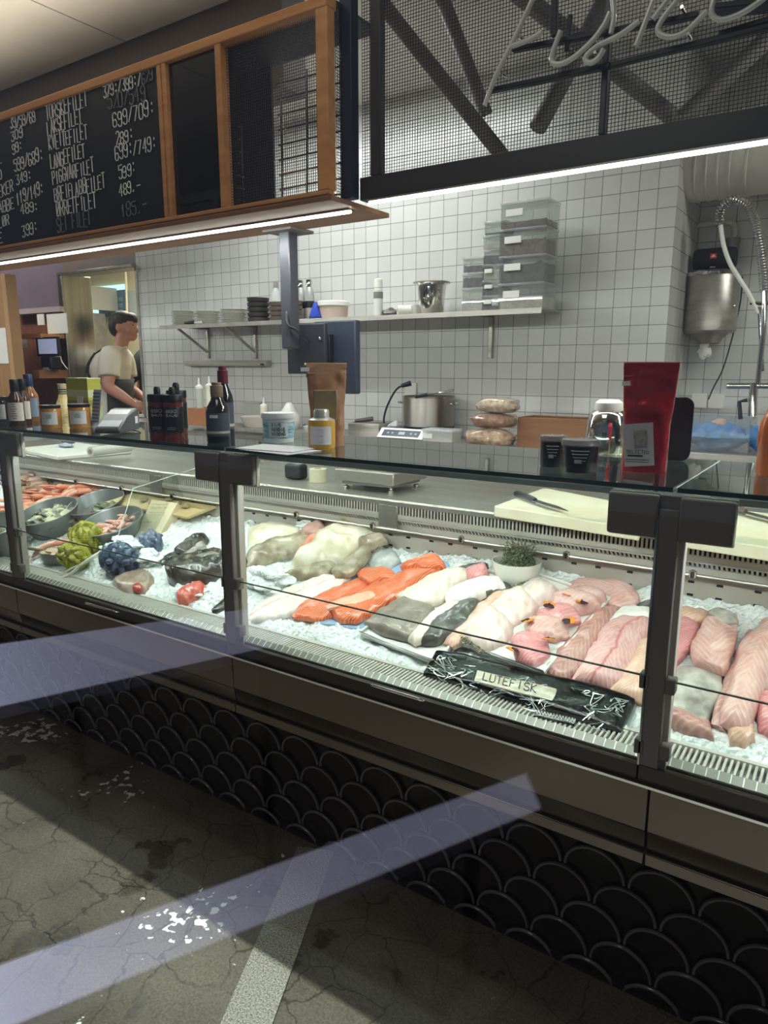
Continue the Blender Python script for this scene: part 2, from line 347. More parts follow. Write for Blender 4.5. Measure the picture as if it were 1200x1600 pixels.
# ---------------------------------------------------------------- sign box over the counter
YB = 1.825
sg = thing('menu_sign_box', 'long wooden overhead box with black menu board and mesh window above the fish counter', 'sign', (-2.8, 1.9, 2.0))
fb = MB()
fb.box(-8, YB, 2.515, -1.43, YB+.05, 2.545); fb.box(-8, YB, 2.0, -1.43, YB+.03, 2.014)
for a, b in ((-2.192, -2.172), (-2.166, -2.146), (-1.90, -1.874), (-1.474, -1.43)): fb.box(a, YB+.002, 2.014, b, YB+.04, 2.515)
fb.build('wooden_frame', WOOD, sg, bevel=.003, world=True)
sb = MB().box(-8, YB-.006, 1.980, -1.415, 2.14, 1.9955)
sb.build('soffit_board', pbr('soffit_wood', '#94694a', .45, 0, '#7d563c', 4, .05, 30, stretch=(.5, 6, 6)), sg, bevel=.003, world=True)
SLATE = pbr('blackboard', '#15171c', .35, 0, '#1b1d23', 6, .05, 60)
bd = MB().box(-8, YB+.012, 2.014, -2.192, YB+.03, 2.515).build('blackboard', SLATE, sg, world=True)
CHALK = pbr('chalk', '#ffffff', .9); CHALK_D = pbr('faint_chalk', '#8d8c90', .9)
def chalk(txt, x0, y0, x1, y1, h, mat=CHALK):
    a, b = aty(x0, y0, YB+.008), aty(x1, y1, YB+.008); k = mpp(a); mb = MB()
    write(mb, txt, flat(a, b-a, (0,0,1)), (b-a).length, h*k, .0024, jit=.07)
    mb.build('chalk_writing', mat, bd, world=True, smooth=0)
for t in (("TORSKEFILET",73,188,138,164,21), ("LAKSEFILET",75,211,129,192,20), ("KVEITEFILET",77,235,138,216,20), ("LANGEFILET",80,265,134,244,20), ("PIGGVARFILET",83,288,148,269,20),
          ("BREIFLABBFILET",86,315,166,294,20), ("ØRRETFILET",89,338,152,324,21), ("379:/399:/",162,153,222,132,17), ("699/709:",177,200,243,179,21), ("289:",182,227,210,217,17), ("699:/749:",181,252,246,231,20),
          ("599:",186,281,214,270,18), ("489,-",187,307,221,297,17), ("39/59/69",17,202,57,189,16), ("309",18,222,37,213,14), ("99:",20,242,36,234,14), ("599/689:",23,268,69,250,18), ("349:",26,289,51,279,15),
          ("119/149:",27,320,69,302,18), ("489:",33,336,62,328,14), ("399:",36,372,60,360,16), ("EKER",-1,308,22,298,17), ("ABBE",-1,334,24,325,17), ("LØR",-1,356,16,350,15), ("L",-1,256,4,255,14), ("O",-1,281,4,280,14), ("E",-1,381,6,379,14)): chalk(*t)
for t in (("SEI FILET",90,363,144,351,22), ("520/549",169,172,229,156,22), ("629",222,132,240,125,16), ("185,-",190,341,232,328,20)): chalk(*t, mat=CHALK_D)
MB().box(-2.146, YB+.02, 2.014, -1.90, YB+.026, 2.515).build('dark_glass', clear('smoked_glass', '#8f8d94', gain=2.2), sg, world=True)
MB().box(-8, 2.09, 2.0, -1.895, 2.10, 2.545).build('back_panel', pbr('box_back', '#3c3a40', .6), sg, world=True)
MB().box(-8, YB+.05, 2.535, -1.43, 2.10, 2.545).build('top_panel', pbr('box_back', '#3c3a40', .6), sg, world=True)
area('ceiling_fill', (-2.9, 1.86, 2.56), (0, -.9, 1), 3.4, .04, CEIL_FILL_W, (1, .9, .78), sg)  # added lamp hidden behind the top rail to brighten the ceiling
def wires(mb, o, u, v, lu, lv, pitch, w):
    o, u, v = Vector(o), Vector(u), Vector(v)
    for i in range(int(lu/pitch)+1): mb.bar(o+u*(i*pitch), o+u*(i*pitch)+v*lv, w)
    for j in range(int(lv/pitch)+1): mb.bar(o+v*(j*pitch), o+v*(j*pitch)+u*lu, w)
MESH_W = pbr('mesh_wire', '#2a2a2e', .4, .6); MESH_L = pbr('mesh_wire_grey', '#5d5a5c', .35, .8)
mw = MB(); wires(mw, (-1.874, YB+.03, 2.014), (1,0,0), (0,0,1), .40, .50, .0088, .0014); mw.build('wire_mesh', MESH_L, sg, world=True, smooth=0)
mw = MB(); wires(mw, (-1.436, YB+.05, 2.0), (0,1,0), (0,0,1), .07, .54, .0088, .0014); mw.build('wire_mesh', MESH_W, sg, world=True, smooth=0)
rk = thing('wire_rack', 'shiny wire shelf rack behind the mesh window of the wooden sign box', 'rack', (-1.62, 2.0, 2.0))
for x in (-1.73, -1.62, -1.51):
    MB().tube([(x, 1.95, 2.0), (x+.01, 1.95, 2.42)], .004, 6).build('upright', CHROME, rk, world=True)
for i in range(9):
    z = 2.03+i*.047
    MB().tube([(-1.75+.5*t/10*.55, 1.96+.03*math.sin(t*.31), z+.012*math.sin(t*.31)) for t in range(11)], .0035, 6).build('wire_shelf', CHROME, rk, world=True)
pane_strokes = thing('wire_rack', 'thin wires put in for squiggles mirrored in the dark glass pane of the sign box', 'rack', (-1.95, 2.0, 2.0))  # wires standing in for neon reflections in the dark pane
MB().tube([(-1.985, 1.95, 2.0), (-1.97, 1.95, 2.26)], .003, 6).build('upright', CHROME, pane_strokes, world=True)
MB().tube([(-1.915, 1.95, 2.0), (-1.91, 1.95, 2.31)], .003, 6).build('upright', CHROME, pane_strokes, world=True)
for i in range(8):
    z = 2.02+i*.04
    MB().tube([(-1.975+.008*t, 1.955, z+.008*math.sin(t*.4)) for t in range(9)], .003, 6).build('wire_shelf', CHROME, pane_strokes, world=True)
# mesh box with the neon sign
ms = thing('mesh_sign_box', 'black steel framed box of wire mesh above the counter carrying the neon tubes', 'sign', (-.4, 2.0, 1.995))
f2 = MB(); f2.box(-1.40, 1.945, 1.998, 1.6, 1.985, 2.066); f2.box(-.646, 1.945, 2.066, -.629, 1.975, 2.9); f2.box(-1.36, 1.945, 2.066, -1.322, 1.975, 2.9)
f2.box(-1.42, 1.945, 2.62, 1.6, 1.985, 2.9)
f2.build('steel_frame', pbr('sign_frame', '#4a4846', .42, .4), ms, bevel=.003, world=True)
MB().box(-1.445, 1.905, 2.001, -1.40, 1.944, 2.9).build('corner_post', pbr('blue_black_post', '#2b3550', .45, .2), ms, bevel=.003, world=True)
mw = MB(); wires(mw, (-1.40, 1.962, 2.066), (1,0,0), (0,0,1), 2.6, .60, .0092, .0014); mw.build('wire_mesh', MESH_W, ms, world=True, smooth=0)
ne = thing('neon_sign', 'unlit white neon script tubes mounted on black bars in front of the mesh', 'sign', (-.7, 1.9, 2.2))
def nz(x, y, off=0): return aty(740+x/2.609, y/2.609, 1.90+off)
def smooth_path(P, k=5):
    P = [Vector(p) for p in P]; out = []
    for i in range(len(P)-1):
        a, b, c, d_ = P[max(i-1,0)], P[i], P[i+1], P[min(i+2, len(P)-1)]
        for j in range(k):
            t = j/k; out.append(.5*((2*b)+(c-a)*t+(2*a-5*b+4*c-d_)*t*t+(3*b-a-3*c+d_)*t**3))
    return out+[P[-1]]
NEON = pbr('neon_tube', '#d9d8d2', .12, 0, coat=1)
for st in ([(275,-80),(240,0),(195,95),(150,190),(90,310),(45,430)], [(150,190),(175,182),(230,160),(280,130)], [(355,125),(318,235),(340,262),(400,240),(480,170),(530,105),(556,50)],
           [(565,-20),(572,60),(560,138)], [(675,85),(600,140),(510,185),(462,225),(458,250),(480,256),(510,235),(530,200)], [(740,-20),(700,90),(662,188)], [(800,-10),(760,40),(730,80)],
           [(840,-10),(790,50),(752,110),(762,140),(810,150),(870,125),(950,45)], [(985,-20),(970,50),(1000,80),(1050,72),(1110,45),(1190,-10)]):
    MB().tube(smooth_path([nz(*p) for p in st]), .0068, 10).build('neon_tube', NEON, ne, world=True)
for a, b, w in (((60,372),(560,268),.022), ((560,268),(1220,105),.018), ((160,205),(920,62),.02), ((330,-20),(330,150),.016), ((395,60),(380,210),.012), ((985,45),(1220,20),.06), ((1000,140),(1220,75),.012)):
    MB().bar(nz(*a, .03), nz(*b, .03), w, .012).build('mounting_bar', BLACK_M, ne, world=True, bevel=.002)
for x, y in ((190,150),(120,300),(335,240),(495,215),(850,30),(875,140)):
    p = nz(x, y); MB().tube([p+Vector((0,-.004,0)), p+Vector((0,.032,0))], .004, 8).build('tube_holder', CHROME, ne, world=True)
# sloping tubes put in for soft shadows behind the mesh
for i, (a, b, y, r) in enumerate((((640,60),(790,250),2.6,.03), ((700,20),(760,180),2.9,.03), ((840,200),(930,30),2.8,.035), ((960,110),(1060,190),2.7,.03), ((1060,190),(1200,60),2.7,.03))):
    lo_, hi_ = sorted((aty(*a, y), aty(*b, y+.2)), key=lambda q: q.z); hi_ = lo_+(hi_-lo_)*((2.985-lo_.z)/(hi_.z-lo_.z)) if hi_.z-lo_.z > .05 else hi_
    tag(MB().tube([lo_, hi_], r, 12).build('pipe', pbr('shadow_tube', '#6e6863', .6)), 'sloping tube put in for a soft shadow behind the wire mesh, %s along the box' % ORD[i], 'pipe', 'tubes for the shadows behind the mesh')
# LED strips
LEDM = pbr('led_diffuser', '#ffffff', .4, emit='#fffaf0', estr=9)
for nm, x0, x1 in (('under the wooden menu box', -7.9, -1.44), ('under the black mesh box', -1.365, 1.5)):
    t = thing('led_strip', 'thin glowing white light strip running '+nm, 'light strip', ((x0+x1)/2, 1.955, 1.98))
    zt = 1.980 if x0 < -2 else 1.997
    MB().box(x0, 1.938, zt-.006, x1, 1.972, zt-.0005).build('channel', pbr('aluminium', '#c9c7c2', .35, 1), t, world=True)
    MB().tube([(x0, 1.95, zt-.009), (x1, 1.95, zt-.009)], .0055, 8).build('diffuser', LEDM, t, world=True)
    area('strip_light', ((x0+x1)/2, 1.955, zt-.02), (0,.25,-1), x1-x0, .02, LED_W*(x1-x0), (1, 1, .97), t)
# post hanging from the soffit, with the screen seen from behind
tv = thing('hanging_screen', 'dark flat screen seen from behind on a ceiling post before the wall shelf', 'screen', (-1.8, 2.14, 1.4))
MB().box(-1.885, 2.10, 1.55, -1.835, 2.15, 1.982).build('post', pbr('post_paint', '#4a4a52', .4, .3), tv, bevel=.004, world=True)
MB().box(-1.93, 2.06, 1.972, -1.79, 2.19, 1.982).build('mounting_plate', ANTHR, tv, world=True)
a, b = aty(451, 584, 2.17), aty(508, 505, 2.17)
MB().box(a.x, 2.165, a.z, b.x, 2.185, b.z).build('bracket_plate', pbr('bracket_grey', '#33343a', .45, .2), tv, bevel=.003, world=True)
e, g_ = aty(498, 614, 2.24), aty(561, 500, 2.24)
MB().box(e.x, 2.215, e.z, g_.x, 2.25, g_.z).build('screen_panel', pbr('screen_back', '#2c3242', .5), tv, bevel=.006, world=True)
MB().box(e.x-.02, 2.185, e.z+.06, e.x+.1, 2.215, g_.z-.05).build('bracket', BLACK_M, tv, bevel=.004, world=True)
MB().tube(smooth_path([(-1.86, 2.11, 1.70), (-1.84, 2.09, 1.64), (-1.81, 2.10, 1.62), (-1.80, 2.16, 1.58)]), .006, 8).build('cable', BLACK, tv, world=True)
for px_, py_ in ((500, 529), (477, 569), (504, 570)):
    MB().ball(aty(px_, py_, 2.163), .006, nu=8, nv=6).build('bolt', CHROME, tv, world=True)
# ---------------------------------------------------------------- the fish counter
PX = (-2.765, -1.538, -.288); CL, CR = -4.6, 1.3
fc = thing('fish_counter', 'long refrigerated fish counter with glass front, stainless panel and dark scale tiles', 'counter', (-1.6, 1.8, 0))
PANEL = pbr('dark_stainless', '#6e625a', .25, .9, '#655a53', 5, .02, 200, stretch=(.05, 1, 1))
p = MB()
for x0, x1 in ((CL, PX[0]-.0), (PX[0]+.003, PX[1]-.001), (PX[1]+.002, PX[2]-.001), (PX[2]+.002, CR)):
    p.rail(x0, x1, [(1.454, .604), (1.446, .600), (1.446, .497), (1.449, .494), (1.458, .450), (1.464, .449), (1.464, .444), (1.450, .441), (1.450, .412), (1.52, .412), (1.52, .604)])
p.build('front_panel', PANEL, fc, bevel=.002, world=True)
MB().rail(CL, CR, [(1.442, .606), (1.442, .600), (1.45, .600), (1.45, .606)]).build('edge_lip', pbr('polished_lip', '#e9e6e0', .18, 1), fc, world=True)
MB().rail(CL, CR, [(1.452, .644), (1.452, .606), (1.50, .606), (1.50, .644), (1.478, .644), (1.476, .630), (1.470, .630), (1.468, .644)]).build('glass_track', pbr('track', '#4b4743', .35, .7), fc, world=True)
# scale tiles
ts = MB(); rims = MB(); TP, TR = .155, .0775; ty = 1.545
for row in range(7):
    zc = -.03+row*.0775
    for i in range(int((CR-CL)/TP)+1):
        x = CL+i*TP+(TP/2 if row % 2 else 0); n = 14
        def P_(r, a, dy=0):
            z = zc+r*math.sin(a)
            return (x+r*math.cos(a), ty-.010-.004*row*0-.10*(z-zc)+dy, z)
        A = [math.pi*k/n for k in range(n+1)]
        arc = [P_(TR-.008, a) for a in A]; low = [P_(TR-.008, -a*.999) for a in A[1:-1]][::-1]
        ts.add(arc+low, [tuple(range(len(arc)+len(low)))])
        rims.tube([P_(TR-.006, a, -.003) for a in A], .0046, 6)
ts.box(CL, ty, -.0, CR, ty+.02, .43)
ts.build('scale_tile_front', pbr('dark_glazed_tile', '#17151a', .2, 0, '#1f171b', 3, spec=.6), fc, world=True, smooth=50)
rims.build('scale_tile_rims', pbr('glazed_rim', '#6f676b', .2, spec=.6, coat=.6), fc, world=True, smooth=60)['kind'] = 'stuff'
MB().box(CL, ty-.02, 0, CR, ty+.03, .012).build('plinth', BLACK, fc, world=True)
# front grille with slots
g = MB(); g.box(CL, 1.50, .632, CR, 1.515, .646); g.box(CL, 1.578, .640, CR, 1.592, .652)
x = CL
while x < CR: g.box(x, 1.515, .640, x+.0052, 1.578, .649); x += .0118
g.build('front_grille', pbr('grille_steel', '#c6c2ba', .4, .15), fc, world=True, smooth=0)
MB().box(CL, 1.505, .60, CR, 1.60, .612).build('grille_trough', BLACK_M, fc, world=True)
g = MB(); g.rail(CL, CR, [(1.480, .646), (1.480, .640), (1.499, .652), (1.499, .658)])
g.build('front_ledge', pbr('bright_ledge', '#8f8d86', .5, .6), fc, world=True)
g = MB(); x = CL  # pale ribs stand in for the grille slots mirrored in the ledge
while x < CR: g.bar((x, 1.4805, .6465), (x, 1.4985, .6585), .0022, .0016); x += .0236
g.build('slot_reflections', pbr('slot_reflection_pale', '#e8e6e0', .3, .4), fc, world=True, smooth=0)['kind'] = 'stuff'
for x0, x1, y_ in ((143, 185, 945), (590, 660, 1073)):
    a, b = atz(x0, y_, .655), atz(x1, y_+(x1-x0)*.3, .655)
    MB().tube(smooth_path([a, a+Vector((.0, -.018, .010)), b+Vector((0, -.018, .010)), b], 6), .004, 8).build('lift_handle', CHROME, fc, world=True)
# back deck, vents, well
DZ, DY0, DY1 = 1.02, 2.05, 2.70
MB().rail(CL, CR, [(DY0, DZ+.004), (DY0-.006, DZ-.002), (DY0-.006, DZ-.016), (DY0, DZ-.018), (DY1, DZ-.018), (DY1, DZ+.004)]).build('back_deck', pbr('deck_steel', '#b3aea6', .34, .75, '#a39f97', 20, .04, 200, stretch=(.05, 1, 1)), fc, world=True)
v = MB(); v.box(CL, DY0+.002, .955, CR, DY0+.01, .972); v.rail(CL, CR, [(DY0+.002, .957), (DY0+.006, .957), (DY0+.006, .950), (DY0+.002, .950)])
x = CL
while x < CR:
    v.box(x, DY0+.003, .970, x+.0062, DY0+.008, 1.003)
    v.bar((x+.003, DY0+.004, .953), (x+.003, DY0+.030, .930), .0062, .003); x += .0125
v.rail(CL, CR, [(DY0+.026, .934), (DY0+.034, .934), (DY0+.034, .905), (DY0+.028, .905)])
v.build('vent_grille', pbr('vent_steel', '#bdb7ae', .42, .2), fc, world=True, smooth=0)
MB().box(CL, DY0+.045, .90, CR, DY0+.06, 1.003).build('vent_box', BLACK_M, fc, world=True)
for x in (-2.62, -1.36, -.11): MB().box(x-.04, DY0-.002, .905, x+.04, DY0+.012, 1.003).build('vent_end_plate', STEEL, fc, world=True, bevel=.002)
MB().rail(CL, CR, [(2.085, .905), (2.085, .56), (2.10, .56), (2.10, .905)]).build('well_back_plate', pbr('well_steel', '#cbc4ba', .42, .45, '#bdb6ac', 6, .05, 30), fc, world=True)
h = MB(); x = CL; k = 0
while x < CR:
    h.obox((x, 2.0845, .886), (.017, .002, .007)); h.obox((x, 2.0845, .848), (.017, .002, .007))
    x += .095 if k % 2 else .075; k += 1
h.build('slotting', BLACK, fc, world=True, bevel=.0009)['kind'] = 'stuff'
rl = MB().tube([(CL, 2.045, .917), (CR, 2.045, .917)], .005, 8).build('probe_rail', STEEL, fc, world=True)
for i in range(14):
    x = -4.3+i*.36
    m_ = MB().tube([(x-.007, 2.045, .917), (x+.007, 2.045, .917)], .010, 10)
    m_.lathe([(.004, -.012), (.011, -.008), (.011, .008), (.004, .012)], (x, 2.04, .921), 10)
    m_.build('rail_fitting', CHROME, rl, world=True)
MB().box(CL, 2.12, .3, CR, 2.68, 1.002).build('rear_body', pbr('rear_body', '#5b5a58', .5, .5), fc, world=True)
MB().box(CL, 1.50, .40, CR, 2.12, .56).build('well_floor', STEEL_D, fc, world=True)
# posts, clamps, glass
GLASS = clear('counter_glass', '#f3f8f5', 1.5); SHELF = clear('shelf_glass', '#dfe9e4', 1.5, gain=1.3)
EDGE = pbr('glass_edge_green', '#123028', .12, 0, spec=.8)
for x in PX:
    po = MB().box(x-.027, 1.454, .604, x+.012, 1.474, 1.205).build('post', pbr('post_dark', '#7d7672', .42, .2), fc, world=True, bevel=.002)
    MB().box(x-.010, 1.474, .62, x+.024, 1.50, 1.225).build('post_side', pbr('post_pale', '#b5afa8', .4, .3), po, world=True, bevel=.002)
    MB().box(x-.030, 1.452, .61, x-.026, 1.462, 1.19).build('post_gasket', pbr('gasket', '#c9c6c0', .2, 1), po, world=True)
    MB().box(x-.03, 1.46, 1.19, x+.02, 1.90, 1.232).build('shelf_arm', ANTHR, po, world=True, bevel=.003)
    for s in (-1, 1):
        cx_ = x-.008+s*.070
        MB().box(cx_-.05, 1.448, 1.145, cx_+.05, 1.466, 1.232).build('glass_clamp', ANTHR, po, world=True, bevel=.005)
        MB().box(cx_-.05, 1.466, 1.14, cx_+.05, 1.482, 1.234).build('clamp_back', STEEL_D, po, world=True, bevel=.003)
    for z in (.685, .835):
        for s in (-1, 1): MB().box(x-.004+s*.026-.01, 1.452, z-.017, x-.004+s*.026+.01, 1.48, z+.017).build('hinge_clip', ANTHR, po, world=True, bevel=.003)
SX = [CL]+list(PX)+[CR]
for i in range(4):
    a, b = SX[i]+.004, SX[i+1]-.004
    MB().box(a, 1.455, 1.240, b, 1.955, 1.250).build('glass_shelf', SHELF, fc, world=True, smooth=0)
    MB().box(a, 1.4535, 1.2402, b, 1.4549, 1.2498).build('polished_edge', EDGE, fc, world=True)
    MB().box(a, 1.9551, 1.2402, b, 1.9565, 1.2498).build('polished_edge', pbr('pale_edge', '#cfd8d2', .3), fc, world=True)
    MB().box(a-.0036, 1.456, 1.2404, a-.0002, 1.955, 1.2496).build('polished_edge', pbr('pale_edge', '#cfd8d2', .3), fc, world=True)
    MB().box(a+.026, 1.462, .636, b-.026, 1.4655, .842).build('front_pane', GLASS, fc, world=True, smooth=0)
    MB().box(a+.026, 1.462, .846, b-.026, 1.4655, 1.236).build('front_pane', GLASS, fc, world=True, smooth=0)
    MB().box(a+.026, 1.4615, .8425, b-.026, 1.466, .8455).build('pane_edge', pbr('pane_edge', '#56605c', .2), fc, world=True)
    lm = MB().box(a+.06, 1.485, 1.219, b-.06, 1.515, 1.236).build('lamp_bar', pbr('aluminium', '#c9c7c2', .35, 1), fc, world=True, bevel=.002)
    area('case_light', ((a+b)/2, 1.50, 1.215), (0,.6,-1), b-a-.14, .02, CASE_W*(b-a), (1, .995, .98), fc)
# ---------------------------------------------------------------- goods standing on the glass shelf
GT = 1.2503
def ang(c): d_ = CAM-Vector(c); return math.atan2(d_.y, d_.x)
def lab(mb, r, z0, z1, c0, half, n=10, dr=.0007):
    mb.lathe([(r+dr*.1, z0), (r+dr, z0), (r+dr, z1), (r+dr*.1, z1)], n=n, a0=c0-half, a1=c0+half)
def cyl(c, r, a0):
    """maps writing onto a cylinder of radius r whose middle faces angle a0"""
    return lambda x, z: Vector((r*math.cos(a0+x/r), r*math.sin(a0+x/r), z))
AMBER = pbr('brown_sauce', '#4a2415', .15, coat=.6); DKGLASS = pbr('dark_glass', '#14151a', .08, coat=1, spec=.6)
LBL = pbr('cream_label', '#d9d3c8', .6); LBLW = pbr('label_white', '#d6d5d8', .55); INK = pbr('ink', '#2b2b2e', .7)
HONEY = pbr('honey', '#b9803a', .12, coat=.8); GOLD = pbr('ochre_tin', '#c79a34', .35)
def sauce(px, py, w, h, cap, body, label, lcol, cname):
    P = atz(px, py, GT); k = mpp(P); r = w*k/2; H = h*k; a0 = ang(P)
    t = thing('sauce_bottle', label, 'bottle', P)
    MB().lathe([(0,0),(r*.95,0),(r,.004),(r,H*.52),(r*.92,H*.58),(r*.5,H*.72),(r*.44,H*.78),(0,H*.78)]).build('bottle_body', body, t)
    MB().lathe([(r*.5,H*.74),(r*.52,H*.75),(r*.52,H*.985),(r*.46,H),(0,H)], n=20).build('cap', cap, t)
    m = MB(); lab(m, r, H*.10, H*.5, a0-.15, 1.1); l_ = m.build('label', lcol, t)
    m = MB()
    for i in range(7): m.obox(cyl(P, r+.0012, a0)((-.35+.04*(i % 3))*r, H*(.46-.05*i)), (.0006, r*(.5+.1*(i % 3)), H*.012), Matrix.Rotation(a0-.35, 3, 'Z'))
    m.build('print', INK, l_)
    return t
sauce(28, 664, 24, 70, BLACK, AMBER, 'brown sauce bottle with black cap and white label nearest the wood side panel', LBL, 'black')
sauce(40, 661, 21, 68, BLACK, AMBER, 'brown sauce bottle with black cap half hidden behind the blue capped bottle', LBL, 'black')
sauce(50, 658, 25, 72, pbr('blue_cap', '#23315c', .4), pbr('orange_sauce', '#8a5626', .15, coat=.6), 'orange sauce bottle with blue cap and blue label on the glass shelf', pbr('blue_label', '#7d93ad', .5), 'blue')
def jar(px, py, w, h, label, body, lid, lcol, lidh=.13):
    P = atz(px, py, GT); k = mpp(P); r = w*k/2; H = h*k; a0 = ang(P)
    t = thing('jar', label, 'jar', P)
    MB().lathe([(0,0),(r*.93,0),(r,.006),(r,H*.82),(r*.93,H*.87),(0,H*.87)]).build('glass_body', body, t)
    MB().lathe([(r*.96,H*(1-lidh)),(r*1.0,H*(1-lidh)),(r*1.0,H*.99),(r*.97,H),(0,H)]).build('lid', lid, t)
    m = MB(); lab(m, r, H*.18, H*.72, a0-.2, .8); l_ = m.build('label', lcol, t)
    m = MB(); f = cyl(P, r+.0014, a0-.2)
    for i in range(4): m.tube([f((j-3)*r*.09, H*(.60-.05*i)) for j in range(7)], .0006, 4)
    m.build('print', INK, l_)
jar(2, 662, 26, 42, 'small jar with dark lid and white label at the cut edge of the shelf', pbr('dark_jam', '#2b2422', .15, coat=.6), BLACK, LBLW)
jar(81, 669, 31, 36, 'honey jar with black lid beside the sauce bottles', HONEY, BLACK, LBLW)
jar(126, 668, 33, 37, 'honey jar with black lid before the yellow green box', HONEY, BLACK, LBLW)
P = atz(101, 650, GT); k = mpp(P)
t = thing('squat_bottle', 'cream cone shaped bottle with striped neck behind the honey jars', 'bottle', P)
MB().lathe([(0,0),(.040,0),(.041,.01),(.036,.05),(.022,.085),(.0185,.11),(.0185,.13),(0,.13)]).build('bottle_body', pbr('cream_liqueur', '#cdbb8c', .3, 0, '#b7a06e', 60), t)
MB().lathe([(.019,.128),(.020,.13),(.020,.152),(0,.152)]).build('stopper', pbr('cork_cap', '#b3a489', .6), t)
m = MB()
for z in (.105, .115, .125): m.lathe([(.0187,z-.003),(.0197,z-.002),(.0197,z+.002),(.0187,z+.003)])
m.build('neck_band', BLACK, t)
P = atz(124, 664, GT)+Vector((-.03, .05, 0))
t = thing('card_box', 'yellow green striped card box standing behind the honey jars', 'box', P)
bx = MB().box(-.07, -.03, 0, .075, .03, .185).build('carton', pbr('lime_card', '#aead3f', .6), t, bevel=.001)
MB().box(-.0705, -.0305, .02, .0755, .0305, .055).build('stripe', pbr('pale_green', '#9db08a', .6), t)
MB().box(-.0705, -.0305, .075, .0755, .0305, .098).build('stripe', pbr('olive_card', '#8d8432', .6), t)
MB().box(-.0705, -.0305, .11, .0755, .0305, .140).build('stripe', pbr('cream_card', '#c9c79c', .6), t)
MB().box(-.0708, -.031, .183, .0758, .031, .187).build('stripe', pbr('cream_card', '#c9c79c', .6), t)
MB().box(.0, -.032, .07, .04, -.0304, .115).build('label', LBLW, t)
P = atz(149, 668, GT); k = mpp(P)
t = thing('menu_card', 'narrow white folded card standing between honey jar and card reader', 'card', P)
MB().slabpoly([(-.028,0,0),(.028,-.004,0),(.03,.02,.145),(-.026,.024,.145)], (0,.002,0)).build('card', pbr('printed_card', '#c9cbd3', .6), t)
m = MB()
for i in range(9): m.box(-.022, -.001+i*.0022, .02+i*.0135, .02, .0005+i*.0022, .026+i*.0135)
m.build('print', pbr('blue_print', '#6c7da6', .6), t)
P = atz(186, 676, GT); k = mpp(P); R_ = Matrix.Rotation(.45, 3, 'Z')
t = thing('card_reader', 'grey card payment terminal with tilted screen on the glass shelf', 'terminal', P, rz=.55)
MB().rail(-.045, .045, [(-.10,.005),(-.10,.02),(-.02,.062),(.07,.085),(.085,.07),(.085,.005)]).build('terminal_body', pbr('grey_case', '#4a4b4d', .4), t, bevel=.008, seg=3)
MB().slabpoly([(-.036,-.09,.0295),(.036,-.09,.0295),(.036,.03,.0805),(-.036,.03,.0805)], (0,0,-.004)).build('screen', pbr('lit_screen', '#b9bcc0', .2, emit='#c8ccd2', estr=.12), t)
MB().box(.0452, .04, .03, .0462, .065, .055).build('sticker', LBLW, t)
MB().tube(smooth_path([(0,.085,.03),(.03,.12,.012),(-.02,.17,.006),(-.08,.16,.005)]), .003, 6).build('cable', BLACK, t)
KB = pbr('bbq_bottle', '#1b1012', .16, coat=.7); KR = pbr('bbq_red', '#6c2217', .15, coat=.7)
for i, (px, py, lb) in enumerate(((250, 689, 'black barbecue sauce bottle, the one of three nearest the card reader'), (273, 690, 'black barbecue sauce bottle standing in front of the other two'), (279, 683, 'black barbecue sauce bottle half hidden behind the front one'))):
    P = atz(px, py, GT); k = mpp(P); r = 15*k; H = 84*k; a0 = ang(P)
    t = thing('sauce_bottle', lb, 'bottle', P, 'black barbecue sauce bottles')
    MB().lathe([(0,0),(r*.94,0),(r,.006),(r,H*.10),(r*.96,H*.12),(r,H*.15),(r,H*.70),(r*.97,H*.73),(0,H*.73)]).build('bottle_body', KR, t)
    m = MB(); m.lathe([(r+.0004,H*.17),(r+.001,H*.175),(r+.001,H*.64),(r+.0004,H*.645)]); l_ = m.build('label', pbr('black_label', '#121318', .35), t)
    f = cyl(P, r+.002, a0); m = MB()
    for w_, z, s in (("BBQ", .54, .05), ("SAUS", .47, .04)):
        write(m, w_, (lambda x, zz, z=z, f=f, r=r, H=H: f(-r*.75+x, H*z+zz)), r*1.2, H*s, .0009)
    for z in (.27, .24): m.tube([f((j/6-.8)*r*.9, H*z) for j in range(7)], .0006, 4)
    m.build('print', pbr('silver_ink', '#a9a9ae', .5), l_)

    MB().lathe([(r*.98,H*.72),(r*1.03,H*.73),(r*1.03,H*.84),(r*.97,H*.86),(0,H*.86)]).build('cap', BLACK, t)
    MB().lathe([(r*.34,H*.85),(r*.34,H*.96),(r*.26,H*.985),(r*.2,H),(0,H)], n=14).build('nozzle', BLACK, t)
def wine(px, py, w, h, cap, label, cork):
    P = atz(px, py, GT); k = mpp(P); r = w*k/2; H = h*k; a0 = ang(P)
    t = thing('wine_bottle', label, 'bottle', P)
    MB().lathe([(0,0),(r*.95,0),(r,.005),(r,H*.52),(r*.9,H*.60),(r*.6,H*.70),(r*.42,H*.78),(r*.40,H*.9),(r*.40,H*.93),(0,H*.93)]).build('bottle_body', DKGLASS, t)
    MB().lathe([(r*.52,H*.76),(r*.54,H*.765),(r*.54,H*.945),(r*.50,H*.95),(r*.42,H*.952),(r*.42,H),(0,H)], n=20).build('capsule', cap, t)
    m = MB(); lab(m, r, H*.12, H*.5, a0, 1.25, n=16); l_ = m.build('label', pbr('slate_label', '#4a4d5e', .45), t)
    m = MB(); lab(m, r+.001, H*.16, H*.20, a0, 1.25, n=16); m.build('label_band', pbr('pale_band', '#b9b4a8', .5), l_)
    m = MB(); lab(m, r+.001, H*.42, H*.47, a0-.35, .35, n=8); m.build('price_sticker', LBLW, t)
    return t
wine(352, 683, 30, 108, pbr('maroon_capsule', '#6a2433', .4), 'taller dark wine bottle with maroon capsule standing behind the shorter one', BLACK)
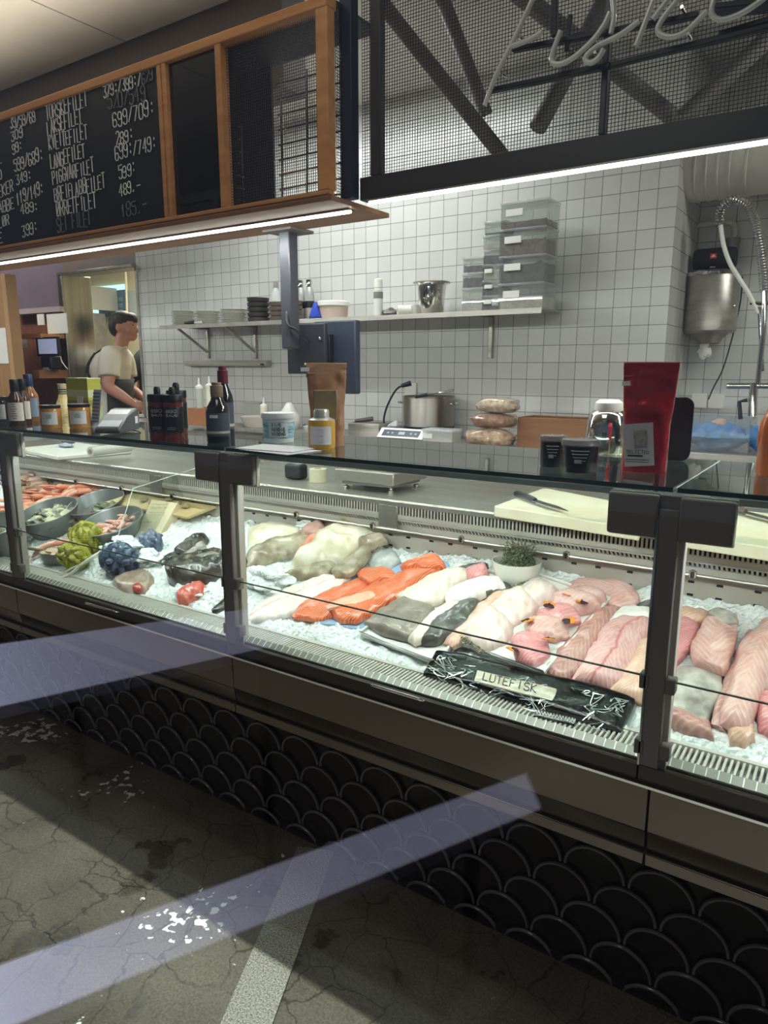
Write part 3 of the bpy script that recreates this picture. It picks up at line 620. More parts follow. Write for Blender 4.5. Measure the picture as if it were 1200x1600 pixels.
wine(342, 691, 36, 92, pbr('tan_capsule', '#8d7863', .5), 'shorter dark wine bottle with tan capsule and slate label in front', BLACK)
P = atz(436, 690, GT); k = mpp(P); r = 25*k; H = 45*k; a0 = ang(P)
t = thing('plastic_tub', 'white plastic tub with blue printed waves and dark lettering on the glass shelf', 'tub', P)
tb = MB().lathe([(0,0),(r*.88,0),(r*.92,.003),(r*.99,H*.86),(0,H*.86)]).build('tub', pbr('milky_tub', '#cfdde2', .35), t)
MB().lathe([(r*1.0,H*.80),(r*1.06,H*.82),(r*1.07,H*.93),(r*1.02,H),(0,H*.99)]).build('lid', pbr('tub_lid', '#d3d9da', .35, trans=0), t)
m = MB(); m.lathe([(r*.913,H*.14),(r*.935,H*.15),(r*.985,H*.70),(r*.955,H*.71)], n=32); m.build('wave_print', pbr('wave_print', '#4c8fb5', .4, 0, '#bcd6de', 90, stretch=(.35, .35, 2.5)), tb)
m = MB(); lab(m, r*.99, H*.2, H*.68, a0-.02, .62); m.build('label', pbr('tub_label', '#c3d5dd', .45), tb)
m = MB(); f = cyl(P, r*1.01, a0)
for i, (w_, q) in enumerate((("FINS", .5), ("FERDIG", .7), ("MIDDAG", .72))): write(m, w_, (lambda x, z, i=i: f(-r*.42+x, H*(.55-.145*i)+z)), r*q*1.2, H*.11, .0011)
m.build('lettering', INK, tb)
P = atz(507, 702, GT)+Vector((-.06,.09,0)); k = mpp(P)
def pouch(name, label, P, ww, hh, th, mat, seal, extra=None):
    t = thing(name, label, 'pouch', P, rz=ang(P)+math.pi/2)
    vs = []; n, mm = 26, 30; prof = []
    m = MB()
    for j in range(mm+1):
        v = j/mm; wv = ww/2*(.86+.03*math.sin(v*6)) if v < .84 else ww/2*(.86+.14*min(1, (v-.78)/.10))
        wv = ww/2*(.84+.16*max(0, (v-.45)/.55)**.6); tv_ = th/2*max(.03, (1-v)**.75)
        for i in range(2*n):
            a = 2*math.pi*i/(2*n); cx_, sy_ = math.cos(a), math.sin(a)
            x = wv*math.copysign(abs(cx_)**.7, cx_); y = tv_*math.copysign(abs(sy_)**.9, sy_)
            y += (.010*noise.noise(Vector((x*26, v*6, 3+(1 if sy_ > 0 else 0))))+.004*noise.noise(Vector((x*60, v*17, 8))))*(1 if v < .9 else .2)
            vs.append((x, y, hh*v))
    fs = [(j*2*n+i, j*2*n+(i+1) % (2*n), (j+1)*2*n+(i+1) % (2*n), (j+1)*2*n+i) for j in range(mm) for i in range(2*n)]
    fs += [tuple(range(2*n))[::-1], tuple(mm*2*n+i for i in range(2*n))]
    m.add(vs, fs); m.build('pouch_body', mat, t, smooth=60)
    MB().box(-ww*.497, -.0035, hh*.93, ww*.497, .0035, hh*.996).build('top_seal', seal, t, bevel=.001)
    MB().tube([(-ww*.47, -.004, hh*.875), (ww*.47, -.004, hh*.875)], .0022, 6).build('zip_line', seal, t)
    return t
KRAFT = pbr('kraft_paper', '#a87a58', .6, 0, '#9c7051', 6, .05, 50)
t = pouch('kraft_pouch', 'tall brown kraft paper pouch standing behind the ochre jar', P, 62*k, 126*k, .06, KRAFT, pbr('kraft_seal', '#b08462', .55))
MB().box(-.040, -.031, .08, .030, -.026, .165).build('window', pbr('pouch_window', '#7d6b55', .2, 0, '#8d7a4f', 30, coat=.6), t, bevel=.006)
MB().box(-.075, -.022, .218, -.05, -.019, .23).build('sticker', LBLW, t)
P = atz(503, 700, GT); k = mpp(P); r = 21*k; H = 60*k; a0 = ang(P)
t = thing('ochre_jar', 'ochre yellow tin with white label and silver top before the kraft pouch', 'jar', P)
MB().lathe([(0,0),(r*.96,0),(r,.004),(r,H*.70),(r*.97,H*.73),(r*.6,H*.78),(0,H*.78)]).build('tin_body', GOLD, t)
MB().lathe([(r*.97,H*.72),(r*.98,H*.735),(r*.62,H*.79),(r*.58,H*.79),(r*.58,H*.95),(r*.5,H),(0,H)], n=24).build('silver_top', pbr('silver_cap', '#d4d2ce', .32, .7, bump=.5, scale=60), t)
m = MB(); lab(m, r, H*.12, H*.58, a0-.1, .85, n=14, dr=.0012); l_ = m.build('label', pbr('lilac_white', '#d2d0d6', .5), t)
m = MB(); f = cyl(P, r+.002, a0-.1)
for i in range(3): m.tube([f((j-3)*r*.07, H*(.50-.16*i)) for j in range(7)], .0006, 4)
m.build('print', pbr('grey_ink', '#9a98a0', .5), l_)
P = atz(425, 703, GT)
for i, (dx, dy, a, lb) in enumerate(((0,0,.1,'uppermost sheet of the white papers lying on the glass shelf beside the tub'), (.03,-.02,-.1,'sheet sticking out under the other white paper on the glass shelf'))):
    R = Matrix.Rotation(a, 3, 'Z')
    o = MB().obox((P.x+dx, P.y+dy+.02, GT+.0035-.0022*i), (.20, .13, .0014), R).build('paper_sheet', pbr('printed_sheet', '#cfcfcf', .5, 0, '#b5b6ba', 50, stretch=(1,4,1)), None); tag(o, lb, 'paper')
TIN = pbr('black_tin', '#17181b', .25, coat=.4)
for px, py, w, h, lb in ((862, 728, 40, 48, 'black tub with clear lid standing behind the other, nearer the bread'), (905, 736, 58, 50, 'black tub with clear lid and white print in front, nearer the red pouch')):
    P = atz(px, py, GT); k = mpp(P); r = w*k/2; H = h*k; a0 = ang(P)
    t = thing('black_tub', lb, 'tub', P, 'black tubs with clear lids')
    tb = MB().lathe([(0,0),(r*.86,0),(r*.9,.004),(r*.95,H*.80),(r*.95,H*.84),(0,H*.84)]).build('tub', TIN, t)
    MB().lathe([(r*.97,H*.80),(r*1.03,H*.82),(r*1.03,H*.94),(r*.96,H),(r*.9,H*.98),(0,H*.98)]).build('lid', clear('lid_clear', '#c9c9c9', haze=.12), t)
    m = MB(); f = cyl(P, r*.96, a0)
    for i in range(4): m.tube([f((j-3)*r*(.16-.02*i), H*(.68-.1*i)) for j in range(7)], .0012-.0002*i, 4)
    m.lathe([(r*.935,H*.3),(r*.94,H*.31),(r*.945,H*.4),(r*.94,H*.41)], n=6, a0=a0-.3, a1=a0+.1)
    m.build('print', pbr('silver_ink', '#a9a9ae', .5), tb)
RED = pbr('red_foil', '#b81c30', .2, .35, '#a01526', 9, .7, 26, coat=.7)
P = atz(992, 738, GT)+Vector((.01,.035,0)); k = mpp(P)
t = pouch('red_pouch', 'glossy red foil pouch with white label on the glass shelf', P, 80*k, 166*k, .075, RED, pbr('red_seal', '#b01f32', .3, .4))
lt = Matrix.Rotation(-.1, 3, 'Y')
MB().obox((-.014, -.0425, .063), (.062, .0016, .094), Matrix.Rotation(-.12, 3, 'X')@lt).build('label', pbr('pouch_label', '#c4bfc0', .5), t)
m = MB(); m.obox((-.012, -.0445, .078), (.026, .0016, .034), Matrix.Rotation(-.12, 3, 'X')@lt); m.build('label_picture', pbr('faded_print', '#8b8680', .5, 0, '#b0a59a', 120), t)
m = MB(); write(m, "SELECTED", lambda x, z: Vector((-.038+x, -.0455+.12*(z-.0), .044+z)), .048, .007, .0007)
m.box(-.036, -.0468, .037, -.004, -.0447, .041)
for i in range(4): m.box(-.04, -.0480, .030-i*.005, .01, -.0460, .0312-i*.005)
m.build('print', INK, t)
MB().obox((-.05, -.0155, .196), (.018, .002, .01), lt).build('sticker', PAPER, t)
P = atz(1028, 722, GT)+Vector((.01, .05, 0)); k = mpp(P)
t = thing('black_stand', 'black rounded tablet back standing behind the red pouch', 'tablet', P, rz=ang(P)+math.pi/2)
rr = [(sx*(.062-.022)-.009+.022*math.cos(a+q), (98*k-.022 if sz else .022)+.022*math.sin(a+q)) for sx, sz, q in ((1,0,-math.pi/2),(1,1,0),(-1,1,math.pi/2),(-1,0,math.pi)) for a in [i*math.pi/12 for i in range(7)]]
MB().prism(rr, -.008, .008, ax=1).build('tablet_back', BLACK, t, bevel=.002)
MB().box(-.03, .008, 0, .03, .04, .012).build('foot', BLACK, t, bevel=.003)
P = atz(948, 712, GT)+Vector((-.02, .06, 0)); k = mpp(P)
t = thing('steel_canister', 'round shouldered steel canister with white knob behind the red pouch', 'canister', P)
MB().lathe([(0,0),(.054,0),(.058,.006),(.056,.07),(.05,.105),(.036,.118),(0,.12)], n=32).build('steel_body', CHROME, t)
MB().lathe([(.037,.117),(.038,.122),(.036,.137),(.026,.145),(0,.146)], n=24).build('knob', WHITE_P, t)
P = atz(1204, 742, GT); t = thing('orange_bottle', 'orange juice bottle cut by the photo edge on the glass shelf', 'bottle', P)
MB().lathe([(0,0),(.028,0),(.031,.008),(.031,.06),(.034,.066),(.032,.11),(.016,.15),(.014,.17),(0,.17)]).build('bottle_body', pbr('orange_drink', '#c0622a', .15, coat=.8), t)
MB().lathe([(.0155,.165),(.0165,.17),(.0165,.19),(0,.19)], n=16).build('cap', WHITE_P, t)
# ---------------------------------------------------------------- things on the deck under the glass shelf
BOARD = pbr('chopping_board', '#e0dac2', .5, 0, '#d8cfb0', 5, .1, 50); BOARDW = pbr('white_board', '#d9d6cc', .45)
DT = DZ+.0045
def boardpoly(name, pts, th, mat, label):
    o = MB().slabpoly([atz(x, y, DT+th) for x, y in pts], (0,0,-th)).build(name, mat, None, bevel=.004); return tag(o, label, 'cutting board')
o = boardpoly('cutting_board', ((772,790),(1000,826),(1012,793),(850,762)), .035, BOARD, 'thick cream cutting board with a black handled knife on the steel deck')
o = boardpoly('cutting_board', ((1040,831),(1300,870),(1330,815),(1105,792)), .035, BOARD, 'cream cutting board beyond the clamp with a worn wooden handled knife')
o = boardpoly('cutting_board', ((25,700),(90,713),(205,703),(120,691)), .02, BOARDW, 'white cutting board under the blue cloth and cling film roll')
def knife(a, b, c, z, label, hm):
    A, B, D_ = atz(*a, z), atz(*b, z), atz(*c, z)
    t = thing('knife', label, 'knife', A)
    MB().tube(smooth_path([A, A.lerp(B, .5)+Vector((0,0,.003)), B], 4), [.009]+[.011]*3+[.010]*4+[.009], 8).build('handle', hm, t, world=True)
    u = (D_-B).normalized(); n = Vector((-u.y, u.x, 0)); m = MB(); L_ = (D_-B).length
    m.slabpoly([B+n*.014, B+u*L_*.6+n*.014, D_, B+u*L_*.6-n*.012, B-n*.012], (0,0,-.002)); m.build('blade', pbr('blade', '#8f8d8a', .3, 1), t, world=True)
knife((806,771), (836,782), (888,798), DT+.047, 'black handled chef knife lying across the cream cutting board', BLACK)
knife((1122,790), (1165,800), (1240,820), DT+.047, 'knife with worn brown handle on the board beyond the clamp', pbr('worn_handle', '#5b4f48', .6))
P = atz(103, 697, DT+.027)
t = thing('folded_cloth', 'blue checked cloth with a grey knife handle on the white cutting board', 'cloth', P)
m = MB(); m.ball((0,0,.005), (.055,.03,.012), jit=.4, seed=3); m.build('cloth', pbr('blue_cloth', '#8b93b8', .8, 0, '#b9bccb', 60), t)
MB().tube([(-.05,.012,.021),(.05,.018,.023)], .008, 8).build('knife_handle', pbr('grey_handle', '#5f5552', .5), t)
a, b = atz(141, 706, DT+.055), atz(203, 698, DT+.055)
t = thing('cling_film_roll', 'roll of clear cling film lying on the deck', 'roll', a)
R_ = (b-a).normalized()
MB().tube([a, b], .024, 20).build('film', pbr('film', '#cfcbc2', .15, coat=.8), t, world=True); MB().tube([a-R_*.002, a+R_*.004], .013, 16).build('core', pbr('card_core', '#8d7d6c', .7), t, world=True)
P = atz(465, 748, DT); t = thing('tape_dispenser', 'small black label printer on the deck next to the label roll', 'printer', P)
MB().box(-.05, -.03, .001, .035, .03, .062).build('housing', BLACK, t, bevel=.012, seg=3); MB().ball((.0,-.002,.07), (.035,.012,.010), jit=.4).build('label_strip', PAPER, t)
P = atz(497, 752, DT); t = thing('label_roll', 'cream roll of labels standing on the deck before the scale', 'roll', P)
MB().lathe([(.014,.0),(.036,0),(.036,.052),(.014,.052)], n=24).build('roll', pbr('cream_roll', '#c9c2a8', .6), t); MB().lathe([(.0,.001),(.014,.001),(.014,.0535),(.0,.0535)], n=14).build('core', pbr('card_core', '#8d7d6c', .7), t)
a0_ = atz(515, 757, DT); P = atz(570, 765, DT)+Vector((.02,.08,0))
t = thing('deck_scale', 'flat silver weighing scale with levelling feet on the deck', 'scale', P)
MB().box(-.14, -.11, .03, .13, .13, .075).build('platform', pbr('scale_steel', '#aea79c', .35, .8), t, bevel=.004); MB().box(-.12, -.09, .018, .11, .11, .03).build('frame', ANTHR, t)
for x in (-.11, .10):
    for y in (-.08, .10): MB().lathe([(0,0),(.012,0),(.012,.008),(.006,.010),(.006,.02),(0,.02)], (x, y, 0), 12).build('foot', CHROME, t)
# ---------------------------------------------------------------- shelf on the tiled wall
ST = 1.768
def onsh(px, y=3.52): p = aty(px, 495, y); return Vector((p.x, y, ST+.0003))
ws = thing('wall_shelf', 'long steel shelf on triangular brackets fixed to the white tiled wall', 'shelf', (-2.8, 3.55, 1.75))
xa, xm, xb = aty(249, 508, 3.4).x, aty(452, 503, 3.4).x, aty(846, 486, 3.4).x
for nm, x0, x1, mt_ in (('shelf_board', xa, xm-.002, STEEL_D), ('shelf_board', xm+.002, xb, STEEL)):
    MB().rail(x0, x1, [(3.40, ST-.026), (3.40, ST), (3.699, ST), (3.699, ST-.006), (3.405, ST-.006), (3.405, ST-.026)]).build(nm, mt_, ws, world=True)
for px in (324, 398, 766):
    x = aty(px, 540, 3.68).x; z1 = aty(px, 560, 3.68).z
    m = MB(); m.box(x-.012, 3.675, z1, x+.012, 3.699, ST-.007)
    if px < 700: m.bar((x-.02, 3.43, ST-.02), (x, 3.685, z1+.04), .018, .014)
    m.box(x-.012, 3.42, ST-.020, x+.012, 3.69, ST-.0065); m.build('bracket', STEEL, ws, world=True, bevel=.002)
t = thing('strip_lamp', 'thin grey fixture mounted on the tiles under the plate shelf', 'lamp', aty(357, 567, 3.68))
a, b = aty(293, 566, 3.68), aty(421, 570, 3.68)
MB().rail(a.x, b.x, [(3.65, 1.49), (3.645, 1.51), (3.66, 1.528), (3.699, 1.528), (3.699, 1.49)]).build('housing', pbr('grey_fixture', '#a8a29c', .4), t, bevel=.003, world=True)
MB().box(b.x-.05, 3.642, 1.494, b.x-.02, 3.652, 1.506).build('switch', BLACK, t, world=True)
CHINA = pbr('white_china', '#e3e1d8', .2, coat=.4)
pl = None
STK = (('nearest the doorway', 287, .086, 10), ('in the middle', 325, .085, 9), ('beside the dark bowls', 366, .094, 9))
for nm, px, r, n in STK:
    B = onsh(px, 3.54)
    for i in range(n):
        if pl is None:
            o = MB().lathe([(0,.001),(.55,.0),(.62,.03),(.985,.15),(1,.165),(.985,.18),(.6,.06),(0,.05)], n=26).build('plate', CHINA, None, world=True); pl = o
        else: o = pl.copy(); C.collection.objects.link(o)
        o.scale = (r*(1-.03*(i % 2)), r*(1-.03*(i % 2)), .05); o.location = B+Vector((.002*math.sin(i*2.3), .002*math.cos(i*1.7), i*.0104)); o.rotation_euler = (0, 0, i)
        tag(o, 'white plate, %s from the bottom of the stack %s' % (ORD[i], nm), 'plate', 'white plates on the wall shelf')
t = thing('knife', 'black handled knife lying on the shelf before the first plates', 'knife', onsh(295, 3.43))
MB().tube([(-.04,0,.012),(.035,.0,.014),(.05,0,.014)], [.010,.012,.011], 8).build('handle', BLACK, t); MB().box(.05,-.002,.006,.13,.0,.02).build('blade', STEEL, t)
DB = pbr('dark_bowl', '#4b4744', .45); BB = pbr('brown_bowl', '#84766a', .5, 0, '#776a60', 12)
for mt_, nm, px, n, r in ((DB, 'dark grey', 404, 5, .072), (BB, 'brown grey', 437, 4, .066), (BB, 'brown grey', 458, 4, .06)):
    B = onsh(px, 3.53 if px < 450 else 3.50); src = None
    for i in range(n):
        if src is None: src = o = MB().lathe([(0,.001),(.75,0),(.97,.3),(1,.95),(1.02,1),(.95,1),(.9,.5),(0,.3)], n=26).build('bowl', mt_, None, world=True)
        else: o = src.copy(); C.collection.objects.link(o)
        h = .031 if n == 5 else .03
        o.scale = (r, r, h*.98); o.location = B+Vector((0,0,i*h))
        tag(o, '%s bowl, %s from the bottom of the %s' % (nm, ORD[i], {404: 'dark stack beside the plates', 437: 'brown stack next to the dark bowls', 458: 'brown stack behind the ceiling post'}[px]), 'bowl', 'stacked bowls on the wall shelf')
def bot(name, label, P, prof, mat, parts=(), cat='bottle', n=20):
    t = thing(name, label, cat, P)
    MB().lathe(prof, n=n).build('body', mat, t)
    for nm, pr, m_ in parts: MB().lathe(pr, n=n).build(nm, m_, t)
    return t
bot('glass_bottle', 'clear glass bottle with metal cap behind the brown bowls', onsh(432, 3.63), [(0,0),(.035,0),(.036,.15),(.03,.19),(.014,.225),(.0,.228)], clear('bottle_clear', '#e6ebe8', haze=.35), [('cap', [(.016,.222),(.017,.26),(0,.262)], STEEL)])
GB = pbr('grey_bottle', '#a9a8a6', .35, .3)
for px, lb in ((471, 'grey steel bottle with black label, half behind the ceiling post'), (484, 'grey steel bottle with black label, next to the blue cone')):
    bot('steel_bottle', lb, onsh(px, 3.60), [(0,0),(.030,0),(.032,.006),(.032,.155),(.024,.19),(.0165,.21),(0,.212)], GB, [('cap', [(.0175,.208),(.0185,.212),(.0185,.252),(0,.255)], CHROME), ('label', [(.0322,.08),(.0328,.082),(.0328,.12),(.0322,.122)], BLACK)])
t = bot('blue_cone', 'small bright blue plastic cone on the shelf', onsh(493, 3.43), [(0,0),(.034,0),(.036,.02),(.012,.085),(.009,.095),(0,.097)], pbr('blue_plastic', '#2b47b4', .4), [('base_ring', [(.036,0),(.039,.003),(.039,.014),(.035,.016)], pbr('deep_blue', '#22378f', .4))], 'funnel')
bot('tub', 'white lidded tub with pinkish body on the shelf', onsh(521, 3.52), [(0,0),(.085,0),(.092,.075),(0,.075)], pbr('pink_tub', '#c2aea0', .5), [('lid', [(.094,.072),(.098,.076),(.098,.098),(.09,.103),(0,.103)], WHITE_P)], 'tub', 28)
bot('spray_can', 'white spray can standing alone on the shelf', onsh(591, 3.50), [(0,0),(.026,0),(.027,.15),(.02,.158),(0,.158)], pbr('spray_white', '#d8d6d0', .3), [('cap', [(.021,.157),(.025,.16),(.025,.205),(.02,.21),(0,.21)], WHITE_P), ('band', [(.0272,.1),(.0276,.102),(.0276,.135),(.0272,.137)], pbr('grey_band', '#7d7a78', .5))], 'can')
tag(MB().ball(onsh(610, 3.53)+Vector((0,0,.022)), (.05,.04,.026), jit=.5, seed=2).build('dark_bag', pbr('dark_bag', '#6d6966', .4), None), 'crumpled grey bag lying between spray can and white roll', 'bag')
P = onsh(630, 3.50); t = thing('paper_roll', 'small white roll lying on its side on the shelf', 'roll', P)
MB().tube([P+Vector((-.025,-.02,.028)), P+Vector((.03,.03,.028))], .028, 18).build('roll', WHITE_P, t, world=True); MB().tube([P+Vector((-.0257,-.0206,.028)), P+Vector((-.02,-.0155,.028))], .012, 12).build('core', pbr('core_grey', '#8b8780', .7), t, world=True)
bot('white_tub', 'small white lidded cup beside the steel pot', onsh(648, 3.56), [(0,0),(.03,0),(.035,.05),(0,.05)], WHITE_P, [('lid', [(.036,.049),(.037,.06),(0,.062)], CHINA)], 'cup')
t = bot('steel_pot', 'tapered steel ice bucket with flared rim on the shelf', onsh(674, 3.52), [(0,0),(.062,0),(.066,.006),(.080,.155),(.100,.165),(.100,.169),(.078,.163),(.062,.012),(0,.012)], CHROME, [('rim', [(.098,.163),(.103,.166),(.103,.171),(.098,.172)], STEEL)], 'bucket', 32)
MB().tube(smooth_path([(.03,-.078,.14),(.034,-.094,.13),(.034,-.094,.06),(.03,-.071,.05)]), .005, 6).build('handle', CHROME, t)
PL = [clear('box_plastic', '#f4f6f4', haze=.07), pbr('dark_stuff', '#3b3532', .7, 0, '#5a5350', 60), pbr('red_stuff', '#5d3f38', .7, 0, '#7a5f55', 60), pbr('pale_stuff', '#b3a99c', .7, 0, '#c5beb2', 50)]
COLS = (('stack nearest the steel bucket', 744.5, 3.50, .062, .060, ((.058,3,.5),(.062,3,.3),(.075,1,.8),(.078,1,.5))),
        ('middle stack', 775.5, 3.50, .060, .06, ((.076,1,.35),(.074,1,.6),(.078,3,.7),(.073,1,.7),(.068,3,.4),(.066,1,.12))),
        ('tall stack at the shelf end', 822, 3.51, .125, .085, ((.128,3,.5),(.130,1,.75),(.128,2,.6),(.125,2,.25))))
for nm, px, y, hw, hd, bs in COLS:
    B = onsh(px, y); z = 0
    for i, (h, c, fill) in enumerate(bs):
        t = thing('plastic_box', 'clear plastic food box, %s from the bottom of the %s' % (ORD[i], nm), 'box', B+Vector((.004*math.sin(i*3), 0, z+.0004*i)), 'clear food boxes on the wall shelf')
        m = MB(); w_, d_ = hw-.004, hd-.004; th = .0016
        m.box(-w_,-d_,0,w_,d_,th); m.box(-w_,-d_,th,w_,-d_+th,h-.012); m.box(-w_,d_-th,th,w_,d_,h-.012); m.box(-w_,-d_+th,th,-w_+th,d_-th,h-.012); m.box(w_-th,-d_+th,th,w_,d_-th,h-.012)
        m.build('box', PL[0], t, smooth=0)
        m = MB(); nn = 7; g_ = [[(-w_*.94+2*w_*.94*a/nn, -d_*.92+2*d_*.92*b/nn, .004+(h-.02)*fill*(1+.3*noise.noise(Vector((a*1.1+px, b, i))))) for a in range(nn+1)] for b in range(nn+1)]
        vs = [p for r_ in g_ for p in r_]+[(p[0], p[1], .0025) for r_ in g_ for p in r_]; q = (nn+1)**2; fs = []
        for b in range(nn):
            for a in range(nn):
                i0 = b*(nn+1)+a; fs += [(i0, i0+1, i0+nn+2, i0+nn+1), (q+i0, q+i0+nn+1, q+i0+nn+2, q+i0+1)]
        ed = [(b*(nn+1)+a) for b, a in [(0, a) for a in range(nn)]+[(b, nn) for b in range(nn)]+[(nn, a) for a in range(nn, 0, -1)]+[(b, 0) for b in range(nn, 0, -1)]]
        fs += [(ed[k], q+ed[k], q+ed[(k+1) % len(ed)], ed[(k+1) % len(ed)]) for k in range(len(ed))]
        m.add(vs, fs).build('contents', PL[c], t)
        MB().box(-hw, -hd, h-.014, hw, hd, h-.001).build('lid', clear('lid_plastic', '#eef0ee', haze=.22), t, bevel=.003)
        if (px > 770 and i < 3) or px > 800: MB().box(-hw*.75, -hd-.0008, h*.45, -hw*.05, -hd+.004, h*.7).build('label', PAPER, t)
        z += h
# ---------------------------------------------------------------- back bench and what stands on it
BZ = 1.085
bn = thing('work_bench', 'grey steel work bench along the white tiled wall behind the counter', 'bench', (-2.8, 3.45, 0))
MB().box(-4.74, 3.2, BZ-.04, -.94, 3.695, BZ).build('worktop', STEEL_D, bn, world=True, bevel=.003)
for i in range(5): MB().box(-4.74+i*.76, 3.22, .1, -4.74+(i+1)*.76-.006, 3.69, BZ-.041).build('cabinet_front', pbr('bench_front', '#8f8d8a', .4, .6), bn, world=True, bevel=.003)
MB().box(-4.7, 3.28, 0, -.98, 3.69, .1).build('plinth', BLACK, bn, world=True)
def onb(px, py): return atz(px, py, BZ+.0005)
P = onb(636, 689); t = thing('induction_hob', 'black induction hob with white framed sloping control panel on the bench', 'hob', P+Vector((0,.1,0)))
MB().rail(-.19, .12, [(-.12,0),(-.115,.012),(-.06,.062),(.22,.062),(.22,0)]).build('hob_body', pbr('hob_black', '#33343a', .35, .2), t, bevel=.003)
s_ = Vector((0,.055,.05)).normalized(); f = flat((0,-.1155,.0125), (1,0,0), s_); nrm = Vector((0,-.05,.055)).normalized()
def plate(m, x0, x1, z0, z1, lift): m.slabpoly([f(x0,z0)+nrm*lift, f(x1,z0)+nrm*lift, f(x1,z1)+nrm*lift, f(x0,z1)+nrm*lift], -nrm*.003)
m = MB(); plate(m, -.19, .105, 0, .072, .003); m.build('panel_frame', WHITE_P, t)
m = MB(); plate(m, -.165, .075, .012, .058, .0042); m.build('control_panel', pbr('panel_glass', '#3f4a55', .2), t)
m = MB()
for x in (-.13,-.10,.02,.05): plate(m, x-.006, x+.006, .03, .04, .005)
plate(m, -.06, -.02, .025, .045, .005); m.build('touch_marks', pbr('panel_print', '#9fa9b0', .4), t)
H_ = P+Vector((.0,.23,.0635)); k = mpp(H_)
t = thing('cooking_pot', 'wide steel cooking pot with riveted handles standing on the induction hob', 'pot', H_)
R0 = 40*k
MB().lathe([(0,0),(R0*.95,0),(R0,.008),(R0,.165),(R0*1.03,.17),(R0*1.03,.174),(R0*.98,.174),(R0*.97,.02),(0,.014)], n=36).build('pot_body', pbr('pot_steel', '#a8a19a', .28, 1, '#958e87', 3, stretch=(3,3,.1)), t)
for s in (-1, 1): MB().tube(smooth_path([(s*R0,-.04,.13),(s*(R0+.035),-.035,.135),(s*(R0+.035),.03,.135),(s*R0,.04,.13)]), .006, 8).build('handle', CHROME, t)
t = thing('tongs', 'steel tongs with black grip laid over the pot rim', 'tongs', H_+Vector((.05,-.1,.186)))
MB().tube([(-.03,-.08,-.012),(.03,-.05,.0)], .009, 8).build('grip', BLACK, t)
MB().tube(smooth_path([(.03,-.05,.0),(.09,.0,.008),(.14,.03,.02),(.13,.05,.03),(.06,.03,.01),(.02,-.02,.0)]), .003, 6).build('arms', CHROME, t)
t = thing('power_cord', 'black cord with angled plug looping from the hob up to the wall outlet', 'cord', P+Vector((-.2,.25,0)))
pts = [aty(x, y, 3.50) for x, y in ((610,668),(600,660),(603,640),(613,618),(622,606),(632,602))]
MB().tube(smooth_path(pts), .006, 8).build('cable', BLACK, t, world=True); MB().tube([pts[-1]+Vector((-.02,0,-.004)), pts[-1]+Vector((.03,.02,.012))], [.011,.016], 8).build('plug', BLACK, t, world=True)
def outlet(px, py, y, label, n=1):
    P = aty(px, py, y-.002); t = thing('wall_outlet', label, 'outlet', P)
    for i in range(n):
        MB().box(-.04+i*.085, -.014, -.04, .04+i*.085, 0, .04).build('cover', WHITE_P, t, bevel=.004)
        MB().lathe([(.0,-.012),(.019,-.012),(.021,-.002),(.019,.0)], (0,0,0), 16).build('socket', pbr('socket_grey', '#b9b6b0', .5), t).matrix_local = Matrix.Translation((i*.085,-.0125,0))@Matrix.Rotation(math.pi/2, 4, 'X')
outlet(643, 608, 3.70, 'white wall outlet on the tiles above the cooking pot')
P = onb(680, 692); t = thing('food_box', 'low clear plastic box with a label beside the hob', 'box', P+Vector((.05,-.02,0)))
MB().box(-.09,-.05,0,.09,.05,.075).build('box', clear('box_plastic2', '#f0f2f0', haze=.3), t, bevel=.004); MB().box(-.095,-.055,.066,.095,.055,.080).build('lid', clear('lid_plastic', '#eef0ee', haze=.22), t, bevel=.003)
MB().box(-.085,-.051,.03,-.03,-.0495,.055).build('label', PAPER, t); MB().box(-.08,-.045,.003,.08,.045,.03).build('contents', pbr('tan_stuff', '#b39a78', .7, 0, '#c5b297', 40), t)
CRUST = pbr('bread_crust', '#9a7350', .7, 0, '#c9ac85', 42, .5, 60)
for i, (x, y, rx, rz_, lb, c) in enumerate(((760,700,.125,.047,'seeded bread loaf in a clear bag at the bottom of the pile',CRUST), (764,679,.115,.035,'darker bread loaf in the middle of the bread pile',pbr('dark_crust', '#8a5a3c', .7, 0, '#a97d5c', 40, .5, 60)), (772,661,.10,.037,'pale floury bread loaf on top of the bread pile',pbr('flour_crust', '#b39678', .7, 0, '#d8cab2', 50, .5, 60)))):
    P = onb(755, 700)+Vector((.02*i,.07,[.0,.098,.172][i])); t = thing('bread_loaf', lb, 'bread', P, 'bread loaves on the bench')
    MB().ball((0,0,rz_), (rx,.065,rz_), jit=.15, seed=i+2, nu=28, nv=16, sq=.72).build('loaf', c, t)
    m = MB(); m.ball((0.0,0,rz_+.001), (rx*1.08,.072,rz_*1.03), jit=.22, seed=i+2, nu=28, nv=16, sq=.72); m.build('clear_bag', clear('cling_bag', '#f6f4f2', rough=.12, haze=.06, gain=1.6), t)
MUSH = pbr('mushroom', '#c9c3b6', .7, 0, '#8d857a', 40)
for i, (x, y) in enumerate(((783,694),(792,700),(800,695),(775,700))):
    P = onb(x, y); t = thing('mushroom', 'pale mushroom lying between bread and wooden box', 'mushroom', P, 'mushrooms beside the bread')
    MB().lathe([(0,0),(.010,0),(.010,.018),(0,.018)], n=10).build('stalk', MUSH, t); MB().ball((0,0,.026), (.022,.02,.015), jit=.3, seed=i).build('cap', MUSH, t)
P = onb(865, 704); a, b = onb(808, 700), onb(926, 706)
t = thing('wooden_crate', 'brown wooden box standing on the bench behind the black tubs', 'crate', ((a.x+b.x)/2, a.y+.09, BZ+.0005))
w_ = (b.x-a.x)/2; CR_ = pbr('crate_wood', '#8d623e', .6, 0, '#7c5334', 4, .1, 30, stretch=(.5,4,8))
